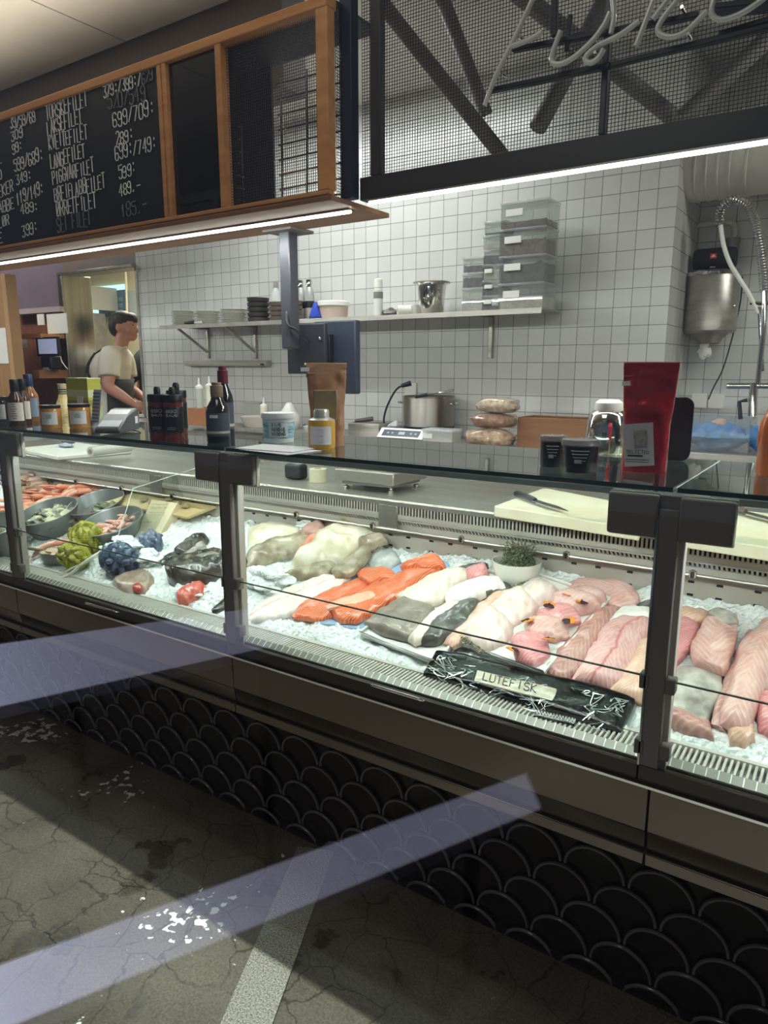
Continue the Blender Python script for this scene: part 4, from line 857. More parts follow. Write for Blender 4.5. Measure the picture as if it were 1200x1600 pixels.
for q in ((-w_,-.10,0,w_,-.085,.155), (-w_,.085,0,w_,.10,.155)): MB().box(*q).build('long_side', CR_, t, bevel=.002)
for q in ((-w_,-.085,0,-w_+.012,.085,.155), (w_-.012,-.085,0,w_,.085,.155)): MB().box(*q).build('end_board', CR_, t, bevel=.002)
MB().box(-w_+.012,-.085,0,w_-.012,.085,.01).build('bottom', CR_, t)
P = onb(563, 682); t = thing('steel_tray', 'shallow steel tray with a knife across it beside the kraft pouch', 'tray', P+Vector((0,.1,0)))
m = MB(); m.box(-.11,-.07,0,.11,.07,.006); m.box(-.11,-.07,.006,.11,-.066,.075); m.box(-.11,.066,.006,.11,.07,.075); m.box(-.11,-.066,.006,-.106,.066,.075); m.box(.106,-.066,.006,.11,.066,.075); m.box(-.115,-.075,.072,.115,-.07,.077); m.build('tray', STEEL, t)
t2 = thing('knife', 'brown handled knife resting across the steel tray on the bench', 'knife', P+Vector((-.03,.06,.082)))
MB().tube([(-.05,-.0,.0),(.05,.04,.016)], [.012,.014], 8).build('handle', pbr('dark_handle', '#4a423e', .5), t2); MB().box(-.16,-.02,-.004,-.05,-.002,-.001).build('blade', STEEL, t2)
tag(MB().ball(P+Vector((.155,.12,.045)), (.032,.05,.04), jit=.4, seed=5, nu=20, nv=12).build('crumpled_bag', clear('crumple', '#e6e4e0', rough=.15, haze=.45, gain=2), None), 'crumpled clear plastic bag between tray and hob', 'bag')
P = onb(483, 684); t = thing('salad_bowl', 'clear bowl of dark green leaves between tub and kraft pouch', 'bowl', P+Vector((0,.1,0)))
MB().lathe([(0,0),(.07,0),(.10,.06),(.097,.06),(.068,.004),(0,.004)]).build('bowl', clear('box_plastic2', '#f0f2f0', haze=.3), t)
m = MB(); random.seed(3)
for i in range(60):
    c = Vector((random.uniform(-.08,.08), random.uniform(-.06,.06), random.uniform(.03,.075))); m.ball(c, (.016,.010,.004), Matrix.Rotation(random.uniform(0,6), 3, 'Z')@Matrix.Rotation(random.uniform(-.9,.9), 3, 'X'), 7, 5)
g_ = m.build('leaves', pbr('salad_green', '#3b4a2c', .5, 0, '#63714a', 40), t); g_['kind'] = 'stuff'
t = thing('piping_bag', 'white pointed plastic bag standing behind the blue printed tub', 'bag', onb(433, 672)+Vector((0,.12,0)))
MB().lathe([(0,0),(.06,0),(.075,.03),(.07,.09),(.035,.14),(.02,.165),(.012,.17),(0,.17)], n=18).build('bag', pbr('milky_bag', '#d5d2cc', .35, 0, '#c4c1ba', 20, .5, 30), t)
t = thing('mixing_bowl', 'pale plastic bowl holding a cream sauce bottle on the bench', 'bowl', onb(388, 668)+Vector((0,.1,0)))
MB().lathe([(0,0),(.09,0),(.125,.07),(.12,.07),(.085,.006),(0,.006)]).build('bowl', pbr('pale_bowl', '#c2bcaf', .4), t)
SQ = pbr('cream_squeeze', '#cfcab2', .4); SQ2 = pbr('clear_squeeze', '#a9ab9d', .35)
def squeeze(px, py, h, label, mt_, dz=0, dy=.1):
    P = onb(px, py)+Vector((0,dy,dz)); t = thing('squeeze_bottle', label, 'bottle', P, 'squeeze bottles on the bench'); r = .026
    MB().lathe([(0,0),(r,0),(r,h*.62),(r*.9,h*.66),(0,h*.66)], n=18).build('bottle_body', mt_, t); MB().lathe([(r*.95,h*.64),(r,h*.66),(r*.98,h*.72),(r*.3,h*.78),(r*.16,h),(0,h)], n=14).build('nozzle', WHITE_P, t)
bx_ = onb(308, 668)+Vector((0,.1,0)); t = thing('cardboard_box', 'orange brown cardboard box on the bench behind the sauce bottles', 'box', bx_)
MB().box(-.12,-.07,0,.10,.10,.125).build('box', pbr('orange_card', '#9a6440', .65), t, bevel=.002)
squeeze(296, 668, .20, 'squeeze bottle on the cardboard box, the one nearest the doorway', SQ2, .126); squeeze(312, 668, .21, 'squeeze bottle on the cardboard box, the middle one', SQ, .126); squeeze(322, 668, .21, 'squeeze bottle on the cardboard box, the one touching the wine bottle', SQ, .126, .13)
P = onb(397, 668)+Vector((.03,.10,.008)); squeeze(397, 668, .19, 'cream squeeze bottle standing in the pale bowl', SQ, .0075)
bot('small_pot', 'small dark pot beside the cardboard box', onb(322, 672)+Vector((.06,.05,0)), [(0,0),(.05,0),(.052,.06),(.048,.06),(.046,.006),(0,.006)], pbr('dark_pot', '#57534e', .4, .6), [('rim', [(.052,.058),(.055,.06),(.055,.064),(.05,.065)], STEEL)], 'pot')
t = thing('glass_dish', 'clear box with lid standing on the bench against the tiles', 'box', onb(375, 664)+Vector((0,.17,0))); MB().box(-.08,-.05,0,.08,.05,.15).build('box', clear('box_plastic2', '#f0f2f0', haze=.3), t, bevel=.006); MB().box(-.084,-.054,.145,.084,.054,.16).build('lid', clear('lid_plastic', '#eef0ee', haze=.22), t, bevel=.003)
# ---------------------------------------------------------------- recess with sink, dispenser and pipes
SZ = aty(1120, 707, 3.55).z; SB = 3.5
sk = thing('sink_bench', 'steel sink bench in the tiled recess under the dispenser', 'bench', (.3, 3.9, 0))
MB().box(-.80, SB, SZ-.05, 2.2, 4.235, SZ).build('worktop', STEEL, sk, world=True, bevel=.004); MB().box(-.78, SB+.03, .0, 2.18, 4.23, SZ-.051).build('front', pbr('bench_front', '#8f8d8a', .4, .6), sk, world=True)
a = aty(1075, 428, 4.1); b = aty(1150, 520, 4.1); dc = Vector(((a.x+b.x)/2, 4.1, 0)); r = (b.x-a.x)/2
ds = thing('paper_dispenser', 'round steel paper towel dispenser with a tuft of paper on the recess wall', 'dispenser', (dc.x, 4.1, b.z))
h = a.z-b.z
MB().lathe([(0,0),(r*.9,0),(r,.012),(r,h-.01),(r*.95,h),(0,h)], n=36, sy=.85).build('drum', STEEL, ds)
MB().lathe([(r*1.0,h-.022),(r*1.03,h-.02),(r*1.03,h-.004),(r*.96,h+.004),(0,h+.006)], n=36, sy=.85).build('lid', CHROME, ds)
MB().lathe([(r*.42,-.05),(r*.5,-.03),(r*.75,0),(0,0.001)], n=20, sy=.8).build('outlet_cone', STEEL_D, ds)
MB().ball((-.01,0,-.08), (.03,.025,.045), jit=.7, seed=8).build('paper_tuft', PAPER, ds)
MB().box(-r*.5, r*.7, .02, r*.5, .1395, h-.02).build('wall_plate', STEEL_D, ds)
MB().ball((r*.9,-.06,h*.42), .008, nu=8, nv=6).build('lock', CHROME, ds)
a = aty(1094, 412, 4.06); b = aty(1160, 412, 4.06)
sp = thing('portable_speaker', 'black barrel shaped portable speaker lying on the steel dispenser', 'speaker', (dc.x, 4.08, ds.location.z+h+.007))
L_ = b.x-a.x
MB().tube([(-L_/2,0,.055),(-L_/2+.02,0,.055),(L_/2-.02,0,.055),(L_/2,0,.055)], [.045,.054,.054,.045], 24).build('barrel', pbr('speaker_cloth', '#1b1b1d', .8), sp)
m = MB().box(-.014,-.0565,.05,.016,-.052,.075); e_ = m.build('badge', pbr('red_badge', '#b3202a', .4), sp)
m = MB(); write(m, 'JBL', flat((-.010,-.0572,.058), (1,0,0), (0,0,1)), .026, .010, .0012); m.build('badge_letters', WHITE_P, e_)
MB().box(-.012,-.05,.008,.012,-.038,.012).build('bass_mark', pbr('grey_mark', '#a8a8aa', .5), sp)
t = thing('wall_valve', 'grey pipe valve with red collar above the portable speaker', 'valve', aty(1143, 385, 4.2))
p0 = aty(1143, 398, 4.2); p1 = aty(1146, 372, 4.2)
MB().tube([p0, p1], .034, 14).build('valve_body', pbr('grey_valve', '#8d8a86', .45, .4), t, world=True); MB().tube([p0-Vector((0,0,.02)), p0+Vector((-.02,0,.006))], .042, 14).build('collar', pbr('red_collar', '#8a2f35', .5), t, world=True)
MB().tube(smooth_path([p1, p1+Vector((0,0,.05)), p1+Vector((-.03,.0,.08)), aty(1090, 352, 4.2)]), .014, 10).build('pipe', pbr('grey_pipe', '#c6c2ba', .5), t, world=True)
t = thing('thin_cable', 'thin black cable hanging from the speaker down to the outlet', 'cable', aty(1105, 622, 4.2))
MB().tube(smooth_path([aty(x, y, 4.16) for x, y in ((1160,432),(1157,470),(1146,520),(1130,575),(1115,605),(1107,624))]), .0035, 6).build('cable', BLACK, t, world=True)
outlet(1093, 626, 4.24, 'double white outlet on the recess wall above the blue bag', 2)
dt = thing('air_duct', 'thick white spiral air duct running under the kitchen ceiling', 'duct', (.3, 3.95, 2.4))
q = aty(1078, 316, 3.95); R_ = .19; cz = q.z+R_
MB().tube([(q.x+.02, 3.95, cz), (2.4, 3.95, cz)], R_, 36).build('duct_pipe', pbr('duct_white', '#cfcbc3', .5, 0, '#c3bfb7', 6), dt, world=True)
MB().tube([(q.x-.015, 3.95, cz), (q.x+.03, 3.95, cz)], [R_*.99, R_*1.02], 36).build('duct_collar', pbr('duct_white', '#cfcbc3', .5), dt, world=True)
for i, x in enumerate((.05,.10,.15,.20,.27,.47,.49,.51,.56,.60,.75,.95,1.2)):
    MB().tube([(q.x+x+.035*math.cos(k*math.pi/15)*.5, 3.95+R_*1.004*math.sin(k*math.pi/15), cz+R_*1.004*math.cos(k*math.pi/15)) for k in range(30)], .005, 6, closed=True).build('duct_ring', pbr('duct_white', '#cfcbc3', .5), dt, world=True)
hs = thing('spray_hose', 'chrome spring hose arching over a white hose beside the dispenser', 'hose', aty(1190, 640, 3.8))
path = smooth_path([aty(x, y, 3.8) for x, y in ((1126,352),(1125,335),(1134,318),(1150,312),(1168,320),(1180,345),(1188,380),(1193,420),(1195,455))], 6)
L_ = [0]
for i in range(1, len(path)): L_.append(L_[-1]+(path[i]-path[i-1]).length)
coil = []; N_ = 520
for i in range(N_):
    s = L_[-1]*i/(N_-1); j = max(k for k in range(len(L_)) if L_[k] <= s+1e-9); j = min(j, len(path)-2)
    p = path[j].lerp(path[j+1], (s-L_[j])/max(1e-6, L_[j+1]-L_[j])); d_ = (path[j+1]-path[j]).normalized(); u = d_.cross(Vector((0,1,0))).normalized(); w2 = u.cross(d_); a_ = i*2*math.pi/11
    coil.append(p+u*(.020*math.cos(a_))+w2*(.020*math.sin(a_)))
MB().tube(coil, .0032, 5).build('spring', CHROME, hs, world=True)
MB().tube(smooth_path([aty(x, y, 3.8) for x, y in ((1126,352),(1130,380),(1140,410),(1155,435),(1172,462),(1185,490))]), .010, 8).build('white_hose', WHITE_P, hs, world=True)
MB().tube(path, .011, 8).build('inner_hose', pbr('hose_grey', '#9d9a94', .4), hs, world=True)
MB().tube([aty(1195,452,3.8), aty(1193,520,3.8), aty(1184,600,3.8)], .013, 10).build('riser', CHROME, hs, world=True)
MB().tube([aty(1172,474,3.8), aty(1206,474,3.8)], .008, 8).build('clip_arm', CHROME, hs, world=True)
MB().tube([aty(1186,480,3.8), aty(1192,580,3.8)], .008, 8).build('spray_lever', CHROME, hs, world=True)
MB().tube([aty(1136,603,3.8), aty(1215,603,3.8)], .014, 12).build('mixer_bar', CHROME, hs, world=True)
MB().tube([aty(1178,598,3.8), aty(1176,650,3.8)], .020, 12).build('mixer_body', CHROME, hs, world=True)
MB().tube([aty(1168,625,3.8), aty(1155,628,3.8), aty(1157,655,3.8)], .010, 8).build('mixer_lever', pbr('dark_lever', '#3b3a3a', .4, .5), hs, world=True)
a, b = aty(1062, 704, 3.6), aty(1168, 655, 3.6)
t = thing('clear_bin', 'clear plastic bin lined with a blue bag on the sink bench', 'bin', ((a.x+b.x)/2, 3.68, SZ+.0005)); w_ = (b.x-a.x)/2+.02
m = MB(); H2 = b.z-SZ
m.box(-w_,-.12,0,w_,.12,.004); m.box(-w_,-.12,.004,w_,-.116,H2); m.box(-w_,.116,.004,w_,.12,H2); m.box(-w_,-.116,.004,-w_+.004,.116,H2); m.box(w_-.004,-.116,.004,w_,.116,H2); m.build('bin', clear('bin_clear', '#eef3f6', haze=.06), t, smooth=0)
BLUE = pbr('blue_bag', '#2f6fb4', .35, 0, '#7fa9cf', 14, .6, 18)
m = MB(); m.ball((-.0,0,H2*.42), (w_*.94,.105,H2*.42), jit=.35, seed=4, nu=26, nv=14); m.build('blue_bag', BLUE, t)
m = MB(); m.ball((w_*.1,-.03,H2*.82), (.035,.03,.022), jit=.3); m.build('peeled_food', pbr('peach_food', '#d9a98c', .5), t)
tag(MB().ball(aty(1068, 652, 3.95)+Vector((0,0,-.02)), (.03,.03,.075), jit=.6, seed=9).build('blue_bag', BLUE, None), 'upright twist of blue plastic bag beside the clear bin', 'bag').location.z = SZ+.001
tag(MB().ball(aty(1205, 690, 3.66), (.10,.09,.06), jit=.5, seed=6, nu=20, nv=12).build('blue_bag', BLUE, None), 'blue plastic bag at the photo edge next to the clear bin', 'bag').location.z = SZ+.001
# ---------------------------------------------------------------- till corner and pantry
wp = thing('wood_screen', 'upright plywood side panel with a paper notice at the end of the counter', 'panel', (-6.5, 3.2, 0))
xr = aty(20, 500, 3.2).x
MB().box(xr-1.6, 3.2, 0, xr-.06, 3.24, 2.2).build('panel', pbr('plywood', '#a97f52', .5, 0, '#9c7244', 3, .05, 30, stretch=(5,5,.5)), wp, world=True); MB().box(xr-.06, 3.17, 0, xr, 3.26, 2.2).build('edge_strip', pbr('ash_strip', '#b98f63', .5), wp, world=True, bevel=.002)
a, b = aty(-8, 568, 3.19), aty(7, 512, 3.19)
MB().box(a.x, 3.196, a.z, b.x, 3.199, b.z).build('notice', PAPER, wp, world=True)
def wbox(name, mat, px0, py0, px1, py1, y, dep, parent, **k):
    a, b = aty(px0, py1, y), aty(px0, py0, y); x1 = aty(px1, py0, y+dep).x if dep > .05 else aty(px1, py0, y).x; return MB().box(a.x, y, a.z, max(x1, a.x+.02), y+dep, b.z).build(name, mat, parent, world=True, **k)
ts_ = thing('till_shelf', 'wooden wall shelves with hanging white papers in the till corner', 'shelf', aty(70, 530, 3.6))
wbox('upper_rail', pbr('pale_rail', '#a89a9a', .5), 19, 484, 106, 492, 3.62, .078, ts_); wbox('hung_paper', PAPER, 75, 491, 103, 522, 3.61, .008, ts_); wbox('small_paper', PAPER, 59, 491, 68, 508, 3.61, .008, ts_)
wbox('middle_shelf', WOOD, 24, 523, 106, 529, 3.45, .248, ts_); wbox('lower_shelf', pbr('till_wood', '#9a6a40', .5), 52, 578, 112, 591, 3.40, .298, ts_)
wbox('white_box', WHITE_P, 25, 530, 38, 544, 3.55, .1, ts_)
pt = thing('till_tablet', 'point of sale tablet with lit screen on a black stand in the till corner', 'tablet', aty(80, 577, 3.48))
wbox('tablet_frame', BLACK, 58, 527, 90, 557, 3.47, .02, pt, bevel=.004); wbox('screen', pbr('tablet_screen', '#8f93ae', .3, emit='#a6aac8', estr=.5), 61, 530, 87, 553, 3.466, .004, pt)
wbox('stand', BLACK_M, 64, 556, 96, 577, 3.46, .1, pt, bevel=.012); wbox('stand_foot', pbr('foot_grey', '#8d8a86', .4), 67, 574, 95, 578, 3.45, .12, pt)
MB().tube(smooth_path([aty(x, y, 3.5) for x, y in ((89,541),(94,545),(95,560),(100,570),(106,577))]), .004, 6).build('cable', WHITE_P, pt, world=True)
pc = thing('steel_cabinet', 'tall steel cabinet standing in the pantry behind the doorway', 'cabinet', aty(138, 540, 5.2)*1)
pc.location.z = 0
a, b = aty(112, 540, 5.2), aty(112, 486, 5.2); b.x = aty(152, 520, 5.7).x
MB().box(a.x, 5.2, 0, b.x, 5.7, b.z).build('cabinet_body', STEEL_D, pc, world=True, bevel=.004); MB().box(a.x, 5.18, .1, b.x-.02, 5.198, b.z-.03).build('cabinet_door', STEEL, pc, world=True, bevel=.003)
hd_ = thing('extractor_hood', 'pale steel extractor box above the pantry cabinet', 'hood', aty(134, 465, 5.3)); wbox('hood', pbr('hood_pale', '#b7b3aa', .4, .4), 122, 444, 143, 482, 5.3, .55, hd_, bevel=.004)
po = thing('wall_poster', 'blue printed schedule poster on the pantry wall', 'poster', aty(170, 470, 5.88)); wbox('sheet', pbr('poster_blue', '#5f8196', .5, 0, '#6d90a5', 4), 150, 456, 195, 496, 5.88, .01, po)
m = MB()
for r_ in range(3):
    for c_ in range(5):
        a, b = aty(156+c_*7.4, 471+r_*9.5, 5.875), aty(161.5+c_*7.4, 464+r_*9.5, 5.875); m.box(a.x, 5.876, a.z, b.x, 5.879, b.z)
m.build('printed_boxes', pbr('poster_light', '#8fb0be', .5), po, world=True)
wn = thing('roof_window', 'bright bluish window strip above the poster in the pantry', 'window', aty(165, 455, 5.86)); wbox('pane', pbr('sky_pane', '#bfe6ea', .3, emit='#c6f0f4', estr=1.1), 143, 449, 195, 457, 5.87, .02, wn); wbox('side_pane', pbr('sky_pane', '#bfe6ea', .3, emit='#c6f0f4', estr=1.1), 143, 457, 151, 496, 5.87, .02, wn)
wb = thing('white_board', 'white notice board hanging beside the blue poster', 'board', aty(210, 480, 5.86)); wbox('board', pbr('grey_white', '#c3cfca', .4), 198, 455, 226, 498, 5.87, .02, wb); wbox('edge', ANTHR, 198, 497, 226, 499, 5.865, .02, wb)
t = thing('lamp_chain', 'thin cream pull cord and lamp stem hanging beside the poster', 'lamp', aty(197, 500, 5.7)); MB().tube([Vector((aty(197,440,5.7).x, 5.7, 3.1)), aty(197,440,5.7), aty(199,510,5.7)], .014, 8).build('stem', CREAM, t, world=True)
# ---------------------------------------------------------------- crushed ice
random.seed(11)
def ice_mat():
    m, N, L, b = newmat('crushed_ice')
    b.inputs['Base Color'].default_value = (.84, .90, .90, 1); b.inputs['Roughness'].default_value = .18; b.inputs['Specular IOR Level'].default_value = .6
    b.inputs['Subsurface Weight'].default_value = .0
    tc = N.new('ShaderNodeTexCoord'); vo = N.new('ShaderNodeTexVoronoi'); vo.inputs['Scale'].default_value = 95; L.new(tc.outputs['Object'], vo.inputs['Vector'])
    bp = N.new('ShaderNodeBump'); bp.inputs['Strength'].default_value = .55; bp.inputs['Distance'].default_value = .006; L.new(vo.outputs['Distance'], bp.inputs['Height']); L.new(bp.outputs[0], b.inputs['Normal'])
    r = N.new('ShaderNodeValToRGB'); r.color_ramp.elements[0].color = (.74, .79, .79, 1); r.color_ramp.elements[1].color = (.93, .94, .935, 1)
    L.new(vo.outputs['Color'], r.inputs[0]); L.new(r.outputs[0], b.inputs['Base Color']); return m
ICE_M = ice_mat(); ICE_N = Vector((0, -ICE_S, 1)).normalized()
m = MB(); st = .0075; x0, y0 = -4.2, 1.572; nx, ny = int(4.9/st), int((2.083-y0)/st)
vs = []
for j in range(ny+1):
    for i in range(nx+1):
        x, y = x0+i*st, y0+j*st; e = min(1, (y-1.560)/.05)
        h = .015*noise.noise(Vector((x*5, y*6, 1)))+.011*noise.noise(Vector((x*23, y*23, 4)))+.012*abs(noise.noise(Vector((x*55, y*55, 9))))+random.uniform(-.0034, .0034)
        vs.append((x+random.uniform(-.3,.3)*st, y+random.uniform(-.3,.3)*st*(j > 0), icez(y)-.004+h*e+(e-1)*.02))
m.add(vs, [(j*(nx+1)+i, j*(nx+1)+i+1, (j+1)*(nx+1)+i+1, (j+1)*(nx+1)+i) for j in range(ny) for i in range(nx)])
q = MB(); q.v = m.v; q.f = m.f
o = q.build('crushed_ice', ICE_M, None, world=True, smooth=0); o['kind'] = 'stuff'; tag(o, 'white crushed ice bed filling the fish counter', 'ice')
# ---------------------------------------------------------------- fish and seafood on the ice
def flesh(name, a, b_, line, fr=330, skew=1.6, amt=.5, rough=.28, blot=None):
    """fish flesh with fine muscle lines running in chevrons along the piece"""
    if name in _mats: return _mats[name]
    m, N, L, b = newmat(name); uv = N.new('ShaderNodeUVMap'); sp = N.new('ShaderNodeSeparateXYZ'); L.new(uv.outputs[0], sp.inputs[0])
    def M(op, x, y=None):
        n = N.new('ShaderNodeMath'); n.operation = op
        for i, q in enumerate((x, y)):
            if q is None: continue
            if isinstance(q, (int, float)): n.inputs[i].default_value = q
            else: L.new(q, n.inputs[i])
        return n.outputs[0]
    nz = N.new('ShaderNodeTexNoise'); nz.inputs['Scale'].default_value = 16; nz.inputs['Detail'].default_value = 4; L.new(uv.outputs[0], nz.inputs['Vector'])
    ph = M('ADD', M('ADD', sp.outputs['Y'], M('MULTIPLY', M('ABSOLUTE', sp.outputs['X']), skew)), M('MULTIPLY', nz.outputs['Fac'], .03))
    s = M('POWER', M('ADD', M('MULTIPLY', M('SINE', M('MULTIPLY', ph, fr)), .5), .5), 3.0)
    r = N.new('ShaderNodeValToRGB'); r.color_ramp.elements[0].position = .32; r.color_ramp.elements[1].position = .68; r.color_ramp.elements[0].color = lin(a); r.color_ramp.elements[1].color = lin(b_); L.new(nz.outputs['Fac'], r.inputs[0])
    mx = N.new('ShaderNodeMixRGB'); L.new(M('MULTIPLY', s, amt), mx.inputs[0]); L.new(r.outputs[0], mx.inputs[1]); mx.inputs[2].default_value = lin(line); last = mx
    if blot:   # a coloured blood line along the middle
        n3 = N.new('ShaderNodeMixRGB'); n3.inputs[2].default_value = lin(blot)
        d = M('ABSOLUTE', M('ADD', sp.outputs['X'], M('MULTIPLY', M('SUBTRACT', nz.outputs['Fac'], .5), .02))); f = M('MULTIPLY', M('SUBTRACT', 1, M('MINIMUM', M('DIVIDE', d, .007), 1)), .75)
        L.new(f, n3.inputs[0]); L.new(last.outputs[0], n3.inputs[1]); last = n3
    b.inputs['Roughness'].default_value = rough; b.inputs['Coat Weight'].default_value = .35; b.inputs['Coat Roughness'].default_value = .15
    mp = N.new('ShaderNodeMapping'); mp.inputs['Scale'].default_value = (55, 7, 1); L.new(uv.outputs[0], mp.inputs[0]); n4 = N.new('ShaderNodeTexNoise'); n4.inputs['Scale'].default_value = 1; n4.inputs['Detail'].default_value = 5; L.new(mp.outputs[0], n4.inputs['Vector'])
    n5 = N.new('ShaderNodeMixRGB'); n5.inputs[2].default_value = lin(line); L.new(M('MULTIPLY', M('MAXIMUM', M('SUBTRACT', n4.outputs['Fac'], .52), 0), 3.2), n5.inputs[0]); L.new(last.outputs[0], n5.inputs[1]); last = n5
    n6 = N.new('ShaderNodeTexNoise'); n6.inputs['Scale'].default_value = 34; n6.inputs['Detail'].default_value = 3; L.new(uv.outputs[0], n6.inputs['Vector']); n7 = N.new('ShaderNodeMixRGB'); n7.blend_type = 'MULTIPLY'; n7.inputs[2].default_value = (.80, .60, .58, 1)
    L.new(M('MULTIPLY', M('MAXIMUM', M('SUBTRACT', n6.outputs['Fac'], .55), 0), 4.5), n7.inputs[0]); L.new(last.outputs[0], n7.inputs[1]); L.new(n7.outputs[0], b.inputs['Base Color'])
    hs = M('ADD', M('MULTIPLY', s, .4), M('MULTIPLY', n4.outputs['Fac'], .8))
    bp = N.new('ShaderNodeBump'); bp.inputs['Strength'].default_value = .4; bp.inputs['Distance'].default_value = .003; L.new(hs, bp.inputs['Height'])
    L.new(bp.outputs[0], b.inputs['Normal']); _mats[name] = m; return m
def scales(name, a, b_, sc=150, rough=.3, stretch=None): return pbr(name, a, rough, 0, b_, 22, .25, sc, coat=.4, stretch=stretch)
def slabgeo(pairs, th, lift=0, lump=.35, ex=2.3, seed=0, k=8, M_=18, endp=.5, surf=ice, edge=.0045, fine=1):
    Lp = smooth_path([surf(x, y, lift) for (x, y), _ in pairs], k); Rp = smooth_path([surf(x, y, lift) for _, (x, y) in pairs], k)
    n = len(Lp); ln = [0]
    for i in range(n):   # ragged outline
        q = (Rp[i]-Lp[i]).normalized(); wd = (Rp[i]-Lp[i]).length
        for P_, s_, z_ in ((Lp, -1, 0), (Rp, 1, 40)):
            c = P_[i]; P_[i] = c+q*s_*min(wd*.18, edge*2.2)*(noise.noise(c*19+Vector((seed, z_, 0)))+.7*noise.noise(c*52+Vector((seed, z_, 5))))
    for i in range(1, n): ln.append(ln[-1]+((Lp[i]+Rp[i])/2-(Lp[i-1]+Rp[i-1])/2).length)
    m = MB(); vs = []; uv = []; W_ = M_+1
    for i in range(n):
        v = ln[i]/ln[-1]; e = max(.06, 1-abs(2*v-1)**5)**endp; w = (Rp[i]-Lp[i]).length
        for j in range(W_):
            u = -math.cos(math.pi*j/M_); p = Lp[i].lerp(Rp[i], (u+1)/2)
            z = th*max(0, 1-abs(u)**ex)**(1/ex)*e
            z = z*(1+lump*noise.noise(p*14+Vector((seed*5.3, 0, 0))))+fine*(.10*th+.0012)*min(1, z/.006)*(noise.noise(p*48+Vector((seed, 3, 0)))+.6*noise.noise(p*110)); vs.append(p+ICE_N*z); uv.append((u*w/2, ln[i]))
    q = len(vs)
    for i in range(n):
        for j in range(W_): u = -math.cos(math.pi*j/M_); vs.append(Lp[i].lerp(Rp[i], (u+1)/2)-ICE_N*.006); uv.append((u*(Rp[i]-Lp[i]).length/2, ln[i]))
    fs = []
    for i in range(n-1):
        for j in range(M_):
            a = i*W_+j; fs += [(a, a+1, a+W_+1, a+W_), (q+a, q+a+W_, q+a+W_+1, q+a+1)]
        a = i*W_; fs += [(a, a+W_, q+a+W_, q+a), (a+M_, q+a+M_, q+a+W_+M_, a+W_+M_)]
    for i in (0, n-1): fs += [(i*W_+j, i*W_+j+1, q+i*W_+j+1, q+i*W_+j) for j in range(M_)]
    return m.add(vs, fs, uv)
def piece(name, pairs, mat, label, cat, th, lift=.006, group=None, **k):
    o = slabgeo(pairs, th, lift, **k).build(name, mat, None, smooth=55); return tag(o, label, cat, group)
def part(name, pairs, mat, parent, th, lift=.006, **k): return slabgeo(pairs, th, lift, **k).build(name, mat, parent, world=True, smooth=55)
SALM = flesh('salmon_flesh', '#dd5526', '#e56b38', '#f7b48e', 400, 2.2, .6)
PINK = flesh('pink_flesh', '#d49c94', '#e2b4ac', '#ecccc4', 300, 1.5, .5); PINK2 = flesh('rose_flesh', '#d57a80', '#e39a9c', '#efc0bd', 380, 1.8, .5); PEACH = flesh('peach_flesh', '#d6a48c', '#e0b8a2', '#eacdbb', 340, 2.0, .45)
PINKR = flesh('blood_line_flesh', '#d69c9a', '#e2b2ac', '#ecc9c3', 330, 1.6, .5, blot='#b8464e'); MAUVE = flesh('mauve_flesh', '#b57f78', '#c39088', '#d6b0a6', 300, 1.4, .6); PALE = flesh('pale_flesh', '#e6d6c6', '#eee2d4', '#f6eee4', 260, 1.2, .45)
WHITEF = flesh('white_flesh', '#eeeae2', '#f5f2ec', '#ffffff', 200, 1, .3); SKIN_G = scales('grey_skin', '#7f746b', '#9c9186'); SKIN_D = scales('charcoal_skin', '#4c4a47', '#6d6862'); SKIN_S = scales('silver_skin', '#c9c2ba', '#837b73', 190)
COD = scales('cod_skin', '#83765f', '#bcae97', 120); BELLY = pbr('cod_belly', '#ebe3d2', .3, 0, '#d6c8ac', 14, .1, 60, coat=.4); DARKF = scales('dark_fish_skin', '#24211f', '#57504a', 110, .25)
# salmon on blue paper
tag(slabgeo([((500,930),(500,972)),((560,896),(560,982)),((630,880),(620,975)),((700,876),(712,915))], .0015, .004, lump=0).build('blue_paper', pbr('blue_sheet', '#9db8d8', .5), None), 'pale blue sheet lying under the orange salmon fillets', 'paper')
piece('salmon_fillet', [((456,963),(461,968)),((474,943),(490,969)),((508,926),(520,963)),((548,908),(548,942)),((578,899),(588,918))], SALM, 'orange salmon fillet reaching furthest to the whole cod, behind the large one', 'fish', .018, .010, 'salmon fillets')
piece('salmon_fillet', [((509,943),(516,957)),((530,934),(533,972)),((560,926),(566,969)),((600,910),(602,949)),((632,894),(634,931)),((662,880),(670,904)),((692,884),(698,890))], SALM, 'largest orange salmon fillet lying in front with a pale ridge', 'fish', .028, .016, 'salmon fillets')
piece('salmon_fillet', [((558,897),(561,904)),((575,889),(580,914)),((600,889),(596,908)),((619,898),(619,906))], SALM, 'small folded salmon piece on top behind the large fillet', 'fish', .022, .026, 'salmon fillets')
f_ = piece('salmon_fillet', [((624,884),(630,893)),((645,881),(650,892)),((662,872),(666,895)),((680,870),(682,892)),((697,886),(698,890))], SALM, 'upturned salmon tail piece at the back of the salmon pile', 'fish', .03, .026, 'salmon fillets')
part('pale_belly', [((508,946),(512,952)),((535,934),(540,946)),((575,925),(580,938)),((604,912),(606,924))], flesh('salmon_fat', '#f0a184', '#f3b59a', '#f8d0bd', 300, 2, .4), C.objects['salmon_fillet.001'], .006, .044)
